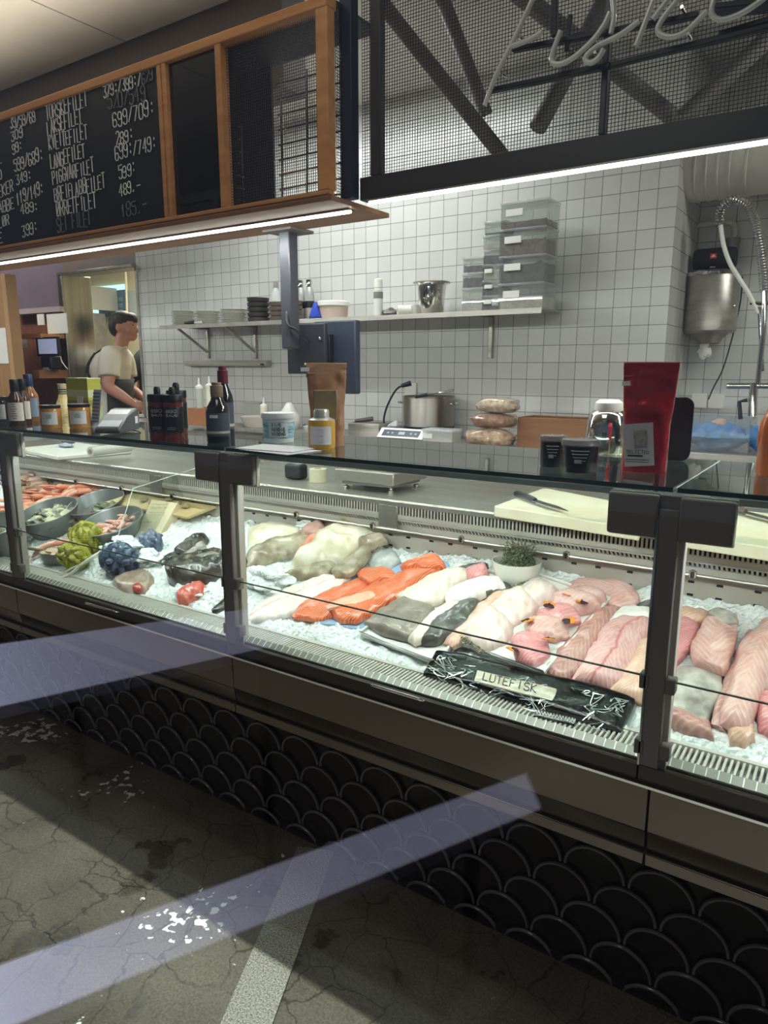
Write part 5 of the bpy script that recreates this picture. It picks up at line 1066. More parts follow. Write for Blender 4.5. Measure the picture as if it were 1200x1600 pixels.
# whole fish right of the middle post
t = thing('whole_fish', 'pale bellied whole fish cut open with orange flesh, half behind the middle post', 'fish', ice(450, 850), 'whole fish on ice')
part('fish_body', [((386,866),(386,886)),((420,851),(425,878)),((455,841),(460,868)),((482,832),(490,858)),((508,822),(515,840))], COD, t, .045, ex=2)
part('belly_flap', [((388,826),(388,866)),((420,818),(425,852)),((452,822),(458,845)),((474,833),(476,840))], BELLY, t, .03, ex=2)
part('cut_flesh', [((466,857),(470,864)),((490,841),(496,853)),((510,828),(516,842))], pbr('orange_cut', '#d97a5c', .3, 0, '#e6a08a', 30, coat=.4), t, .03, .022, ex=2)
part('head', [((470,838),(474,848)),((490,826),(498,846)),((505,820),(513,834))], pbr('pink_head', '#cfa294', .35, 0, '#a87a70', 30, coat=.4), t, .05, .02, ex=2)
t = thing('whole_fish', 'whole cod lying belly up with spread fins behind the salmon', 'fish', ice(530, 860), 'whole fish on ice')
part('fish_body', [((455,884),(462,892)),((478,864),(500,892)),((498,845),(535,884)),((520,830),(562,868)),((545,820),(588,852)),((566,820),(592,838))], BELLY, t, .07, ex=2)
part('tail', [((441,903),(446,907)),((470,891),(475,906)),((500,880),(505,902)),((524,869),(528,890))], COD, t, .03, .012, ex=2)
part('pectoral_fin', [((518,893),(524,902)),((535,880),(546,899)),((555,865),(562,890)),((574,848),(580,868))], COD, t, .025, .035, ex=2)
part('snout', [((560,850),(562,862)),((580,841),(586,856)),((603,842),(606,848))], COD, t, .04, .03, ex=2)
part('gill_cover', [((528,826),(534,838)),((545,812),(556,836)),((562,815),(570,830))], pbr('gill_tan', '#c8b595', .35, 0, '#a2926f', 20, coat=.4), t, .05, .03, ex=2)
piece('halibut_fillet', [((390,957),(392,973)),((420,936),(426,969)),((460,915),(464,958)),((500,903),(502,938)),((530,898),(536,918)),((546,896),(549,903))], flesh('halibut_flesh', '#eddccf', '#f0e6dc', '#f8f3ee', 240, 1, .4, blot='#e2a39a'), 'long white halibut fillet with pink edge beside the middle post', 'fish', .022)
piece('fish_skin_fillet', [((575,880),(582,900)),((595,862),(612,888)),((618,862),(628,880))], scales('blue_skin', '#9a9c9c', '#c9c9c6'), 'silvery blue fish back buried in ice behind the cod', 'fish', .02)
# white trays
TRAY = pbr('white_tray', '#eceae6', .3, coat=.2)
def tray(label, pts, lift=.008):
    t = thing('serving_tray', label, 'tray', ice(*pts[0])); P = [ice(x, y, lift) for x, y in pts]; c = sum(P, Vector())/4
    MB().slabpoly(P, -ICE_N*.012).build('tray_base', TRAY, t, world=True, bevel=.003)
    m = MB(); m.tube([p+ICE_N*.006 for p in P], .006, 8, closed=True); m.build('rim', TRAY, t, world=True)
tray('white tray under the grey skinned fillets next to the salmon', ((563,990),(680,1036),(812,906),(722,885)), .018)
tray('white tray of pink fish chunks and violas', ((712,1002),(850,1053),(952,937),(832,896)), .024)
G1 = 'fillets on the first white tray'
for nm, pr, mt_, lb, th, lf in (('dark_fillet', [((672,908),(680,915)),((712,890),(724,902)),((745,882),(758,892)),((762,881),(764,886))], SKIN_D, 'dark skinned fillet at the far side of the tray beside the white bowl', .018, .02),
  ('cod_fillet', [((618,932),(640,952)),((650,914),(690,940)),((685,898),(715,918)),((715,890),(738,903)),((734,893),(738,900))], PALE, 'broad cream cod fillet behind the grey skinned one', .028, .024),
  ('grey_fillet', [((570,975),(598,992)),((598,953),(640,998)),((624,938),(668,968)),((645,938),(678,950))], SKIN_G, 'brownish grey skinned fillet at the tray corner nearest the salmon', .03, .024),
  ('cod_fillet', [((636,1000),(648,1008)),((668,968),(684,988)),((700,944),(716,958)),((722,940),(724,946))], PALE, 'narrow cream fillet strip between the grey and the charcoal one', .026, .026),
  ('charcoal_fillet', [((654,1000),(662,1008)),((674,975),(700,1000)),((702,955),(730,975)),((730,940),(748,952)),((748,938),(752,944))], SKIN_D, 'charcoal skinned fillet in the middle of the first tray', .03, .024),
  ('white_fillet', [((694,932),(698,944)),((718,916),(732,942)),((748,906),(768,928)),((782,903),(792,920))], WHITEF, 'bright white fillet flap with dark edge beside the herb sprig', .028, .034),
  ('beige_fillet', [((692,1006),(708,1014)),((716,980),(738,996)),((748,950),(768,964)),((775,926),(796,938)),((792,922),(798,928))], PEACH, 'long beige fillet strip next to the tray of pink chunks', .022, .02),
  ('pink_piece', [((727,900),(733,914)),((745,890),(753,912)),((760,886),(765,902))], PINK2, 'small pink fish piece leaning by the white bowl', .04, .02)):
    piece(nm, pr, mt_, lb, 'fish', th, lf+.006, G1)
piece('white_edge', [((716,941),(720,944)),((745,934),(750,938)),((772,926),(778,930)),((795,900),(800,926))], SKIN_D, 'dark skin strip along the edge of the white flap', 'fish', .02, .03, G1)
# pink fish on the second tray
G2 = 'pink fish pieces on the second tray'
mk = flesh('monk_flesh', '#e6c8bf', '#efdcd4', '#f8efe9', 200, 1, .35)
for i, pr in enumerate(([((715,988),(748,1020)),((745,958),(795,1002)),((765,945),(800,975))], [((757,950),(790,985)),((785,928),(830,962)),((812,918),(845,945))], [((800,926),(822,952)),((825,912),(868,940)),((850,908),(878,928))])):
    piece('monkfish_tail', pr, mk, 'pale monkfish piece on the second tray, %s from the glass' % ORD[i], 'fish', .034, .028, G2, lump=.6, seed=i, ex=2.2)
for i, pr in enumerate(([((797,1000),(806,1034)),((825,988),(832,1040)),((856,1003),(860,1022))], [((818,976),(826,996)),((850,964),(858,1002)),((886,972),(890,994))], [((836,958),(846,974)),((866,946),(876,980)),((902,952),(908,972))],
    [((860,938),(866,954)),((890,926),(900,962)),((936,934),(940,954))], [((884,924),(888,938)),((915,918),(922,944)),((946,930),(948,942))])):
    piece('fish_chunk', pr, PINK2 if i in (0, 2) else PINK, 'pink fish chunk on the second tray, %s from the glass' % ORD[i], 'fish', .030, .034, G2, lump=.9, seed=i+4, ex=2.0)
vi = None; VO = pbr('viola_orange', '#e08a1e', .5); VD = pbr('viola_dark', '#3a1420', .6)
for i, (x, y) in enumerate(((800,1016),(857,1000),(825,971),(890,971),(858,946),(908,941),(887,931))):
    P = ice(x, y, .066)
    if vi is None:
        t = vi = thing('viola', '', 'flower', P)
        m = MB()
        for a in (0, 1.3, 2.4): m.ball((.010*math.cos(a), .010*math.sin(a), .003), (.010,.008,.0022), Matrix.Rotation(a, 3, 'Z'), 9, 6)
        m.build('orange_petals', VO, t); m = MB()
        for a in (3.7, 5.0): m.ball((.010*math.cos(a), .010*math.sin(a), .004), (.011,.009,.0024), Matrix.Rotation(a, 3, 'Z'), 9, 6)
        m.ball((0,0,.006), .003, nu=7, nv=5); m.build('dark_petals', VD, t)
    else: t = copy_tree(vi)
    t.location = P; t.rotation_euler = (.3, 0, i*1.1+2.5); tag(t, 'orange and dark red viola flower on the pink fish, %s from the glass' % ORD[i], 'flower', 'viola flowers on the pink fish')
# herbs
HERB = pbr('thyme_green', '#5f6a50', .6, 0, '#8b9478', 60); STEM = pbr('herb_stem', '#5d5640', .7)
def sprig(m, ml, a, b, n, sp, up=0):
    a, b = Vector(a), Vector(b); m.tube([a, (a+b)/2+Vector((0,0,up)), b], .0009, 4)
    for i in range(n):
        p = a.lerp(b, (i+.5)/n)+Vector((random.uniform(-sp,sp), random.uniform(-sp,sp), random.uniform(-sp,sp)+up*.6))
        ml.ball(p, (.0042,.002,.0014), Matrix.Rotation(random.uniform(0,6.3), 3, 'Z')@Matrix.Rotation(random.uniform(-1,1), 3, 'Y'), 5, 4)
for (a, b, n, lb) in (((712,990),(764,1024),46,'thyme sprig lying at the glass side of the second tray'), ((792,924),(828,908),26,'thyme sprig lying before the white bowl')):
    t = thing('thyme_sprig', lb, 'herb', ice(*a, .03)); m, ml = MB(), MB()
    sprig(m, ml, ice(*a, .040), ice(*b, .040), n, .006, .006); sprig(m, ml, ice(a[0]+4, a[1]+8, .040), ice(b[0]-6, b[1]+4, .040), n//2, .006, .008)
    m.build('stems', STEM, t, world=True); ml.build('leaves', HERB, t, world=True)
P = ice(806, 913, .0); k = mpp(P); t = thing('white_bowl', 'white china bowl heaped with thyme at the back of the ice', 'bowl', P+Vector((0,.0,.0))); R0 = 38.5*k
MB().lathe([(0,0),(R0*.55,0),(R0*.8,.022),(R0*.97,.055),(R0,.078),(R0*.96,.078),(R0*.9,.055),(R0*.5,.012),(0,.012)], n=40).build('bowl_body', CHINA, t)
tt = thing('thyme_bunch', 'heap of green thyme filling the white bowl', 'herb', P+Vector((0,0,.06))); m, ml = MB(), MB()
for i in range(150):
    a = random.uniform(0, 6.28); r = R0*.82*math.sqrt(random.random()); b = a+random.uniform(-1.2,1.2)+1.5; r2 = R0*.8*random.random()
    z = .060+.062*(1-(r/R0)**2)*random.random()
    sprig(m, ml, P+Vector((r*math.cos(a), r*math.sin(a), .060)), P+Vector((r2*math.cos(b), r2*math.sin(b), z+.03)), 11, .005, .006)
m.build('stems', STEM, tt, world=True)['kind'] = 'stuff'; ml.build('leaves', HERB, tt, world=True)['kind'] = 'stuff'
# long fillets to the right
G3 = 'long fillets on the ice'
for nm, pr, mt_, lb, th, lf in (('pale_fillet', [((884,912),(886,932)),((920,906),(926,942)),((960,909),(966,950)),((988,922),(992,952)),((1000,936),(1000,945))], PINK, 'rounded pale pink fillet behind the second tray', .03, .01),
  ('white_piece', [((940,985),(955,992)),((962,960),(974,976)),((988,950),(1004,970)),((1022,948),(1036,972))], WHITEF, 'bright white skin side piece behind the pink fillets', .02, .008),
  ('mauve_fillet', [((848,1050),(884,1066)),((872,1020),(908,1052)),((902,985),(934,1012)),((932,956),(958,972)),((954,944),(972,952))], MAUVE, 'mauve pink long fillet right beside the second tray', .028, .012),
  ('pink_fillet', [((893,1064),(955,1078)),((918,1022),(988,1054)),((944,986),(1006,1010)),((962,970),(1026,984)),((990,968),(1030,974))], PINKR, 'pink fillet with a red blood line before the right post', .036, .014),
  ('peach_fillet', [((952,1082),(1012,1104)),((978,1045),(1028,1074)),((1000,1010),(1048,1032)),((1026,984),(1062,1002))], PEACH, 'peach coloured fillet half hidden by the right post', .034, .016),
  ('green_skin_strip', [((990,951),(994,957)),((1010,942),(1015,954)),((1034,940),(1040,951))], SKIN_D, 'dark green skin edge showing behind the right post', .02, .012),
  ('salmon_pink_piece', [((1046,976),(1040,1042)),((1068,970),(1062,1036)),((1094,978),(1086,1005))], PINK2, 'salmon pink piece just past the right post', .03, .012),
  ('beige_fillet', [((1050,952),(1052,968)),((1080,952),(1082,974)),((1110,958),(1114,974))], PEACH, 'beige fillet with dark skin edge at the back past the post', .02, .012),
  ('silver_skin_fillet', [((1042,1044),(1132,1040)),((1042,1082),(1126,1088)),((1050,1108),(1104,1124)),((1080,1122),(1100,1130))], SKIN_S, 'silvery speckled skin side fillet below the blush fillet', .02, .008),
  ('blush_fillet', [((1104,964),(1152,962)),((1086,1000),(1150,1000)),((1080,1034),(1136,1044)),((1110,1048),(1130,1054))], PINK, 'broad blush fillet lying over the silver skin', .036, .026),
  ('under_fillet', [((1108,1130),(1132,1142)),((1124,1082),(1150,1095)),((1150,1020),(1172,1034)),((1170,984),(1190,992))], MAUVE, 'thin fillet tucked under the largest fillet', .02, .010),
  ('big_fillet', [((1122,1132),(1162,1148)),((1134,1085),(1190,1102)),((1154,1022),(1212,1042)),((1178,986),(1245,1000)),((1200,968),(1262,978))], PINK, 'largest pale pink fillet at the photo edge', .045, .018)):
    piece(nm, pr, mt_, lb, 'fish', th, lf, G3)
part('dark_back', [((1105,956),(1108,962)),((1125,952),(1130,972)),((1148,960),(1152,972))], SKIN_S, C.objects['blush_fillet'], .012, .056)
G4 = 'fish trimmings on the ice'
for pr, mt_, lb in (([((1038,1112),(1044,1136)),((1064,1108),(1074,1148)),((1108,1124),(1116,1158))], MAUVE, 'mauve fish trimming on the ice next to the right post'),
  ([((1136,1138),(1140,1162)),((1158,1134),(1164,1172)),((1178,1130),(1180,1160))], PEACH, 'hanging peach trimming below the largest fillet'), ([((1178,1090),(1184,1142)),((1205,1084),(1216,1158)),((1232,1090),(1242,1160))], PINK2, 'pink folded trimming at the photo edge'),
  ([((1010,1098),(1012,1112)),((1030,1085),(1034,1124)),((1046,1090),(1048,1120))], PINK2, 'pink trimming between the black pack and the right post')):
    piece('fish_trimming', pr, mt_, lb, 'fish', .03, .006, G4, lump=.9, ex=2)
# black vacuum pack
t = thing('vacuum_pack', 'long black vacuum packed tray with a pale gold label lying before the fish', 'package', ice(830, 1080))
PK = pbr('black_film', '#08080a', .16, 0, bump=.35, scale=26, bscale=60, coat=.15, spec=.3)
pk = [((684,1020),(662,1058)),((760,1037),(742,1082)),((840,1056),(822,1106)),((920,1075),(902,1131)),((994,1094),(970,1150))]
part('pack_body', pk, PK, t, .026, .012, ex=6, lump=.12, M_=16, k=8, endp=.25, edge=.0012, fine=.35)
part('clear_rim', [((680,1016),(656,1062)),((760,1034),(740,1088)),((840,1052),(820,1112)),((920,1071),(900,1137)),((1000,1091),(974,1158))], clear('rim_film', '#dfe3e4', rough=.08, haze=.12, gain=2), t, .006, .012, ex=6, lump=.3, edge=.002)
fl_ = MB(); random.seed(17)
for i in range(64):   # pale glossy threads standing in for highlights on the film creases
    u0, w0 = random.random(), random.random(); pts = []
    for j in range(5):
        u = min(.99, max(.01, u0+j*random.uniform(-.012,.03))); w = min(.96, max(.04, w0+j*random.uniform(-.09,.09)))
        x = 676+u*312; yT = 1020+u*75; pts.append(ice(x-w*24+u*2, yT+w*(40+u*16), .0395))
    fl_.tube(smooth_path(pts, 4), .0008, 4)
fl_.build('film_highlights', pbr('film_glint', '#e9eced', .12, .5, coat=1), t, world=True)['kind'] = 'stuff'
l_ = part('label', [((746,1047),(741,1064)),((800,1060),(795,1079)),((870,1076),(866,1096))], pbr('gold_label', '#b9ac94', .25, 0, '#cfc8b8', 40, .6, 40, coat=.6), t, .0035, .0405, lump=0, edge=0, fine=0)
a, b, c_ = ice(754, 1062, .0452), ice(840, 1083, .0452), ice(752, 1078, .0452); m = MB(); write(m, 'LUTEFISK', flat(a, b-a, (ice(758,1048,.0452)-a)), (b-a).length, .026, .0013); m.build('lettering', INK, l_, world=True, smooth=0)
l_ = part('fine_print', [((838,1108),(834,1118)),((870,1116),(866,1126)),((900,1122),(898,1132))], pbr('white_script', '#3a3b3c', .2, coat=1), t, .003, .0395, lump=0, edge=0, fine=0)
m = MB(); f0 = ice(836,1112,.0435); f1 = ice(900,1127,.0435); m.tube([f0.lerp(f1, i/60)+ICE_N*.001+(ice(836,1103,.0435)-f0)*(.4*math.sin(i*1.4)) for i in range(61)], .0008, 4); m.build('script_line', PAPER, l_, world=True)
# ---------------------------------------------------------------- left bay: bowls, shells, nets
ZINC = pbr('zinc_bowl', '#8d8f90', .4, .55, '#7d7f80', 8)
TILT = .33; RT = Matrix.Rotation(TILT, 3, 'X')
def bowl(px, py, rpx, hpx, label, sx=1.0, sy=.92, mat=ZINC):
    """px, py is the middle of the rim"""
    k = mpp(ice(px, py)); H_ = hpx*k; P = ice(px, py+hpx*.8, 0); P = ice(px, py+hpx*.95, -.004); R_ = rpx*k*1.04; t = thing('zinc_bowl', label, 'bowl', P, 'grey bowls on the ice'); t.rotation_euler = (TILT, 0, 0)
    MB().lathe([(0,0),(R_*.68,0),(R_*.8,H_*.4),(R_*.98,H_),(R_*.955,H_),(R_*.76,H_*.35),(0,.012)], n=40, sx=sx, sy=sy).build('bowl_body', mat, t)
    MB().tube([(R_*.97*sx*math.cos(i*math.pi/20), R_*.97*sy*math.sin(i*math.pi/20), H_) for i in range(40)], .0028, 6, closed=True).build('rim', pbr('zinc_rim', '#b3b4b4', .3, .7), t)
    return P, R_, H_
def fill(P, R_, H_, n, src, label, cat, group, sz, sx=.6, seed=1, zf=.3):
    random.seed(seed)
    for i in range(n):
        o = src if i == 0 else copy_tree(src)
        a, r = i*2.4, R_*.62*math.sqrt((i+.5)/n)
        o.location = P+RT@Vector((r*math.cos(a), r*math.sin(a)*.85, H_*zf+.012*(n-i)/n+random.uniform(0,.006))); o.rotation_euler = (random.uniform(-.5,.5), random.uniform(-.5,.5), random.uniform(0,6.28)); s = sz*random.uniform(.85,1.15); o.scale = (s, s, s)
        tag(o, label, cat, group)
OYS = pbr('oyster_shell', '#a5a190', .55, 0, '#5f6056', 45, .6, 50); OYF = pbr('oyster_pale', '#d8d3b4', .35, 0, '#bdb592', 30, .3, 40)
def oyster(seed): 
    t = thing('oyster', '', 'oyster', (0,0,0)); MB().ball((0,0,0), (.045,.032,.014), jit=.8, seed=seed, nu=16, nv=10).build('shell', OYS, t); MB().ball((.004,0,.010), (.032,.022,.008), jit=.6, seed=seed+3).build('upper_shell', OYF, t); return t
P, R_, H_ = bowl(87, 797, 46, 33, 'grey bowl of oysters in the middle of the bowls'); fill(P, R_, H_, 9, oyster(2), 'pale grey oyster in the middle zinc bowl', 'oyster', 'oysters in the bowl', 1.0, zf=.62)
P, R_, H_ = bowl(158, 783, 44, 24, 'grey bowl with a few green mussels at the back, next to the orange langoustines')
GM = pbr('green_shell', '#4d5a3e', .4, 0, '#8a8f70', 40, coat=.3); ms_ = thing('mussel', '', 'mussel', (0,0,0)); MB().ball((0,0,0), (.034,.018,.012), jit=.3).build('shell', GM, ms_)
fill(P+Vector((.05,0,0)), R_*.7, H_, 6, ms_, 'greenish mussel in the back zinc bowl', 'mussel', 'mussels in the back bowl', 1.0, zf=.55)
P, R_, H_ = bowl(184, 812, 48, 28, 'wide grey bowl with pink prawns beside the sign block')
PRA = pbr('prawn_pink', '#e0a091', .35, 0, '#eec3b4', 40, coat=.4)
def prawn(): 
    t = thing('prawn', '', 'prawn', (0,0,0)); MB().tube([(.03*math.cos(a)-.0, .03*math.sin(a), 0) for a in [i*.42 for i in range(8)]], [.004,.008,.010,.0105,.010,.008,.006,.003], 8).build('body', PRA, t)
    MB().tube([(.03,.0,0),(.05,-.02,.004),(.06,-.05,.002)], .0008, 4).build('feeler', PRA, t); return t
fill(P, R_, H_, 16, prawn(), 'small pink prawn in the wide zinc bowl', 'prawn', 'prawns in the bowl', 1.0, zf=.55, seed=5)
P, R_, H_ = bowl(8, 820, 44, 42, 'grey bowl cut by the photo edge behind the end post'); fill(P, R_, H_, 6, copy_tree(C.objects['oyster']), 'oyster in the bowl at the photo edge', 'oyster', 'oysters at the photo edge', 1.0, zf=.6, seed=8)
# langoustines
LG = pbr('langoustine', '#d9775a', .35, 0, '#e8a488', 26, .2, 60, coat=.3); LG2 = pbr('langoustine_pale', '#ebbfa6', .4, 0, '#dd8f74', 30)
def langoustine():
    t = thing('langoustine', '', 'langoustine', (0,0,0))
    MB().tube([(0,0,0),(.025,0,.004),(.06,0,.004),(.075,0,0)], [.009,.016,.015,.010], 10).build('carapace', LG, t)
    MB().tube([(-.0-.011*i, 0, .002-.0008*i*i) for i in range(9)], [.011 if i % 2 else .0135 for i in range(7)]+[.008,.004], 10).build('abdomen', LG2, t)
    m = MB()
    for a in (-.5, 0, .5): m.ball((-.105, .012*a*2, -.045), (.014,.006,.002), Matrix.Rotation(a, 3, 'Z'), 7, 5)
    m.build('tail_fan', LG, t)
    for s in (-1, 1): MB().tube([(.06, s*.012, 0),(.09, s*.03, .004),(.125, s*.026, .002),(.165, s*.016, 0)], [.004,.005,.008,.002], 7).build('claw', LG, t)
    return t
lg = langoustine(); random.seed(21)
for i in range(48):
    x = random.uniform(22, 126); y = 806-(x-24)*.30+random.uniform(-22, 6); o = lg if i == 0 else copy_tree(lg)
    o.location = ice(x, y, .022+.018*(i % 3)); o.rotation_euler = (random.uniform(-.3,.3)+.2, random.uniform(-.12,.12), random.choice((.55, .7, 3.75))+random.uniform(-.25,.25)); o.scale = (.9,)*3; tag(o, 'orange langoustine in the heap behind the oyster bowl', 'langoustine', 'orange langoustines in the heap')
CRB = pbr('brown_crab', '#8d6a55', .45, 0, '#b08c76', 24, .4, 50, coat=.2)
cb = thing('crab', '', 'crab', (0,0,0)); MB().ball((0,0,.02), (.05,.036,.022), jit=.25, nu=18, nv=10).build('shell', CRB, cb)
for s in (-1, 1): MB().tube([(s*.035,-.02,.015),(s*.06,-.04,.016),(s*.045,-.065,.016),(s*.02,-.07,.014)], [.008,.012,.013,.004], 8).build('claw', CRB, cb)
for i, (x, y) in enumerate(((32,762),(42,754),(52,766),(58,757),(38,772),(64,764),(28,752),(48,748))):
    o = cb if i == 0 else copy_tree(cb); o.location = ice(x, y, .03+.02*(i % 2)); o.rotation_euler = (.2*(i % 3), .1, i*1.3); tag(o, 'brown crab in the pile behind the langoustines', 'crab', 'brown crabs in the pile')
CLM = pbr('brown_clam', '#8c5f52', .4, 0, '#c79a8c', 30, .3, 40, coat=.3)
for i in range(12):
    x = 116+(i % 6)*7.5; y = 817-(i % 6)*2.6+(i//6)*-5; o = MB().ball(ice(x, y, .022), (.019,.015,.012), jit=.4, seed=i).build('clam', CLM, None); tag(o, 'reddish brown clam in the row between the oyster bowl and the prawn bowl', 'clam', 'reddish clams between the bowls')
# wooden tray behind the clear divider, price block
o = MB().slabpoly([ice(x, y, .05) for x, y in ((165,784),(212,768),(338,790),(292,808))], -ICE_N*.012).build('wooden_tray', pbr('pale_wood', '#cdb98e', .55, 0, '#bfa878', 6, .05, 40), None, bevel=.002); tag(o, 'pale wooden tray lying behind the clear divider', 'tray')
for i in range(7):
    o = MB().ball(ice(225+i*13, 781+(i % 3)*5, .058), (.02,.016,.011), jit=.3, seed=i).build('clam', pbr('sand_clam', '#a89a74', .5, 0, '#8a7f5e', 30), None); tag(o, 'sandy brown clam on the pale wooden tray', 'clam', 'clams on the wooden tray')
c_x = ice(168, 890).x; tl, tr_ = atx(208, 764, c_x), atx(308, 731, c_x); bl = ice(168, 890, -.01); br_ = Vector((c_x, tr_.y+.05, icez(tr_.y+.05)))
dv = thing('clear_divider', 'clear acrylic divider pane standing on edge in the ice', 'divider', bl)
MB().slabpoly([tl, tr_, br_, bl], (.004,0,0)).build('pane', clear('acrylic', '#f2f5f3', gain=1.2), dv, world=True, smooth=0)
for a, b in ((tl, tr_), (tl, bl)): MB().bar(a-Vector((0,0,-.002)), b, .0026).build('polished_edge', pbr('acrylic_edge', '#dfe6e2', .2), dv, world=True)
A, B = ice(213, 833), ice(250, 835)
def dep(x, y, ref, add): return CAM+ray(x, y)*(((ref-CAM).dot(FWD)+add)/F_PX)
TL_, TR_ = dep(237, 780, A, .045), dep(277, 786, B, .045); nrm = (B-A).cross(TL_-A).normalized()
if nrm.dot(CAM-A) < 0: nrm = -nrm
pb = thing('price_block', 'pale wooden price block with brown handwritten lines leaning in the ice', 'sign', A); w_, hh = (B-A).length, (TL_-A).length; u = (B-A).normalized()
MB().slabpoly([A, B, TR_, TL_], -nrm*.05).build('block', pbr('block_wood', '#e6d6b8', .6, 0, '#dccaa8', 8, .04, 40), pb, world=True, bevel=.002)
m = MB(); random.seed(4); f = flat(A+nrm*.0012, u, TL_-A)
for r, (z, h_) in enumerate(((.84,.022),(.72,.042),(.60,.022),(.52,.022),(.30,.03),(.2,.02))):
    x = .12*w_
    while x < w_*(.82 if r < 4 else .42):
        q = h_*hh/.2*.16; m.tube([f(x+random.uniform(0,.006), z*hh+random.uniform(0,q*2)) for _ in range(4)], .0008, 4); x += .010
wr = m.build('handwriting', pbr('brown_ink', '#7b6a4e', .7), pb, world=True)
# nets of mussels
def netbag(px, py, rpx, rz, sx, mat_in, matnet, label, inlabel, group, n, seed, cat='mussel', nm='mussel'):
    random.seed(seed); P = ice(px, py+rz*.75, 0); k = mpp(P); R_ = rpx*k; Z_ = rz*k*1.1
    t = thing('net_bag', label, 'net', P)
    nb = MB().ball((0,0,Z_*.9), (R_*1.05, R_*.75, Z_), jit=.2, seed=seed, nu=30, nv=20).build('net', matnet, t); w = nb.modifiers.new('net', 'WIREFRAME'); w.thickness = .0024; w.use_even_offset = False
    src = None
    for i in range(n):
        a = i*2.399; ph = math.acos(1-1.75*(i+.5)/n); c = P+Vector((R_*.86*math.sin(ph)*math.cos(a), R_*.6*math.sin(ph)*math.sin(a), Z_*.9+Z_*.84*math.cos(ph)))
        if src is None:
            o = src = thing(nm, '', cat, c); MB().ball((0,0,0), (.026,.017,.013), jit=.2, seed=seed, nu=12, nv=8).build('shell', mat_in, o)
        else: o = copy_tree(src)
        o.location = c; o.rotation_euler = (random.uniform(0,6), random.uniform(0,6), random.uniform(0,6)); tag(o, inlabel, cat, group)
    return t, P, R_, Z_
OLV = pbr('olive_shell', '#7d7a2c', .45, 0, '#a8a24a', 40, coat=.3); NETY = pbr('yellow_net', '#c3c433', .5); SLT = pbr('slate_shell', '#3f4c63', .4, 0, '#6d7a92', 40, coat=.4); NETB = pbr('blue_net', '#38466a', .5)
netbag(136, 846, 29, 22, 1, OLV, NETY, 'yellow net of olive shells, the upper lump', 'olive shell in the upper yellow net', 'shells in the upper yellow net', 42, 31, nm='cockle', cat='cockle')
t, P, R_, Z_ = netbag(118, 873, 27, 19, 1, OLV, NETY, 'yellow net of olive shells, the lower lump with white straps', 'olive shell in the lower yellow net', 'shells in the lower yellow net', 36, 32, nm='cockle', cat='cockle')
MB().tube(smooth_path([ice(88,905,.01), ice(108,898,.03), ice(125,884,.06), ice(140,873,.08), ice(158,862,.06)]), .006, 6).build('white_strap', pbr('strap_white', '#dcdccb', .4), t, world=True)
MB().tube(smooth_path([ice(92,900,.015), ice(112,888,.05), ice(132,880,.07), ice(150,870,.07)]), .004, 6).build('white_strap', pbr('strap_white', '#dcdccb', .4), t, world=True)
netbag(188, 878, 34, 22, 1, SLT, NETB, 'dark blue net of mussels nearest the glass', 'dark blue mussel in the net nearest the glass', 'mussels in the nearer blue net', 46, 33)
netbag(237, 852, 19, 15, 1, SLT, NETB, 'small dark blue net of mussels behind the larger one', 'dark blue mussel in the small back net', 'mussels in the small blue net', 26, 34)
for x, y, l_, r, lb in ((200,852,.05,.055,'lump of crushed ice lying on the blue net'), (232,872,.02,.05,'lump of crushed ice before the small blue net'), (172,856,.035,.03,'small lump of crushed ice between the yellow and the blue net'), (300,925,.004,.05,'mound of ice around the red roe'), (428,905,.012,.07,'mound of ice between the whole cod and the middle post'), (480,822,.02,.04,'mound of ice behind the cut whole fish')):
    m = MB(); m.ball(ice(x, y, l_), (r*1.3,r,r*.55), jit=.7, seed=x, nu=44, nv=24)
    for q in m.v: q += Vector((noise.noise(q*70), noise.noise(q*75+Vector((9,0,0))), noise.noise(q*72)))*.008
    tag(m.build('ice_lump', ICE_M, None, smooth=0), lb, 'ice')
# scoop, lobster, whole fish in the left bay
P = ice(84, 878, .0); k = mpp(P); t = thing('scoop', 'grey metal scoop with pale shrimps in front of the yellow net', 'scoop', P)
MB().lathe([(0,0),(.045,0),(.062,.045),(.058,.045),(.042,.006),(0,.006)], n=28, sx=1.1, sy=.8).build('scoop_bowl', ZINC, t); MB().tube([(-.06,0,.04),(-.17,-.03,.045)], [.006,.008], 8).build('handle', pbr('scoop_handle', '#7d6a52', .6), t)
tag(MB().ball(P+Vector((0,0,.042)), (.052,.038,.012), jit=.5, seed=3).build('shrimp_heap', pbr('shrimp_pale', '#d8bda2', .5, 0, '#c39f86', 60), None), 'small pale heap filling the grey scoop', 'shrimp')['kind'] = 'stuff'
o = copy_tree(lg); o.location = ice(86, 850, .03); o.rotation_euler = (0, 0, .9); o.scale = (1.1,)*3; tag(o, 'single dull langoustine on the ice beside the yellow net', 'langoustine')
o = piece('flat_fish', [((176,913),(182,922)),((196,896),(206,934)),((222,893),(228,928)),((240,900),(242,912))], pbr('brown_head', '#8a7567', .35, 0, '#b39b8c', 20, .2, 60, coat=.4), 'brown flat fish piece with red cut half buried in the ice', 'fish', .035, .0, ex=2)
part('red_cut', [((208,915),(208,924)),((215,911),(216,926)),((223,916),(223,921))], pbr('red_flesh', '#b5453c', .3, coat=.5), o, .012, .028, ex=2)
t = thing('whole_fish', 'slim dark fish with a pointed tail lying behind the monkfish', 'fish', ice(290, 855)); part('fish_body', [((272,862),(276,868)),((286,850),(296,872)),((305,840),(315,858)),((322,836),(326,842))], DARKF, t, .035, ex=2); part('tail', [((247,874),(252,882)),((262,868),(266,874)),((276,862),(280,868))], DARKF, t, .012, .008, ex=2)
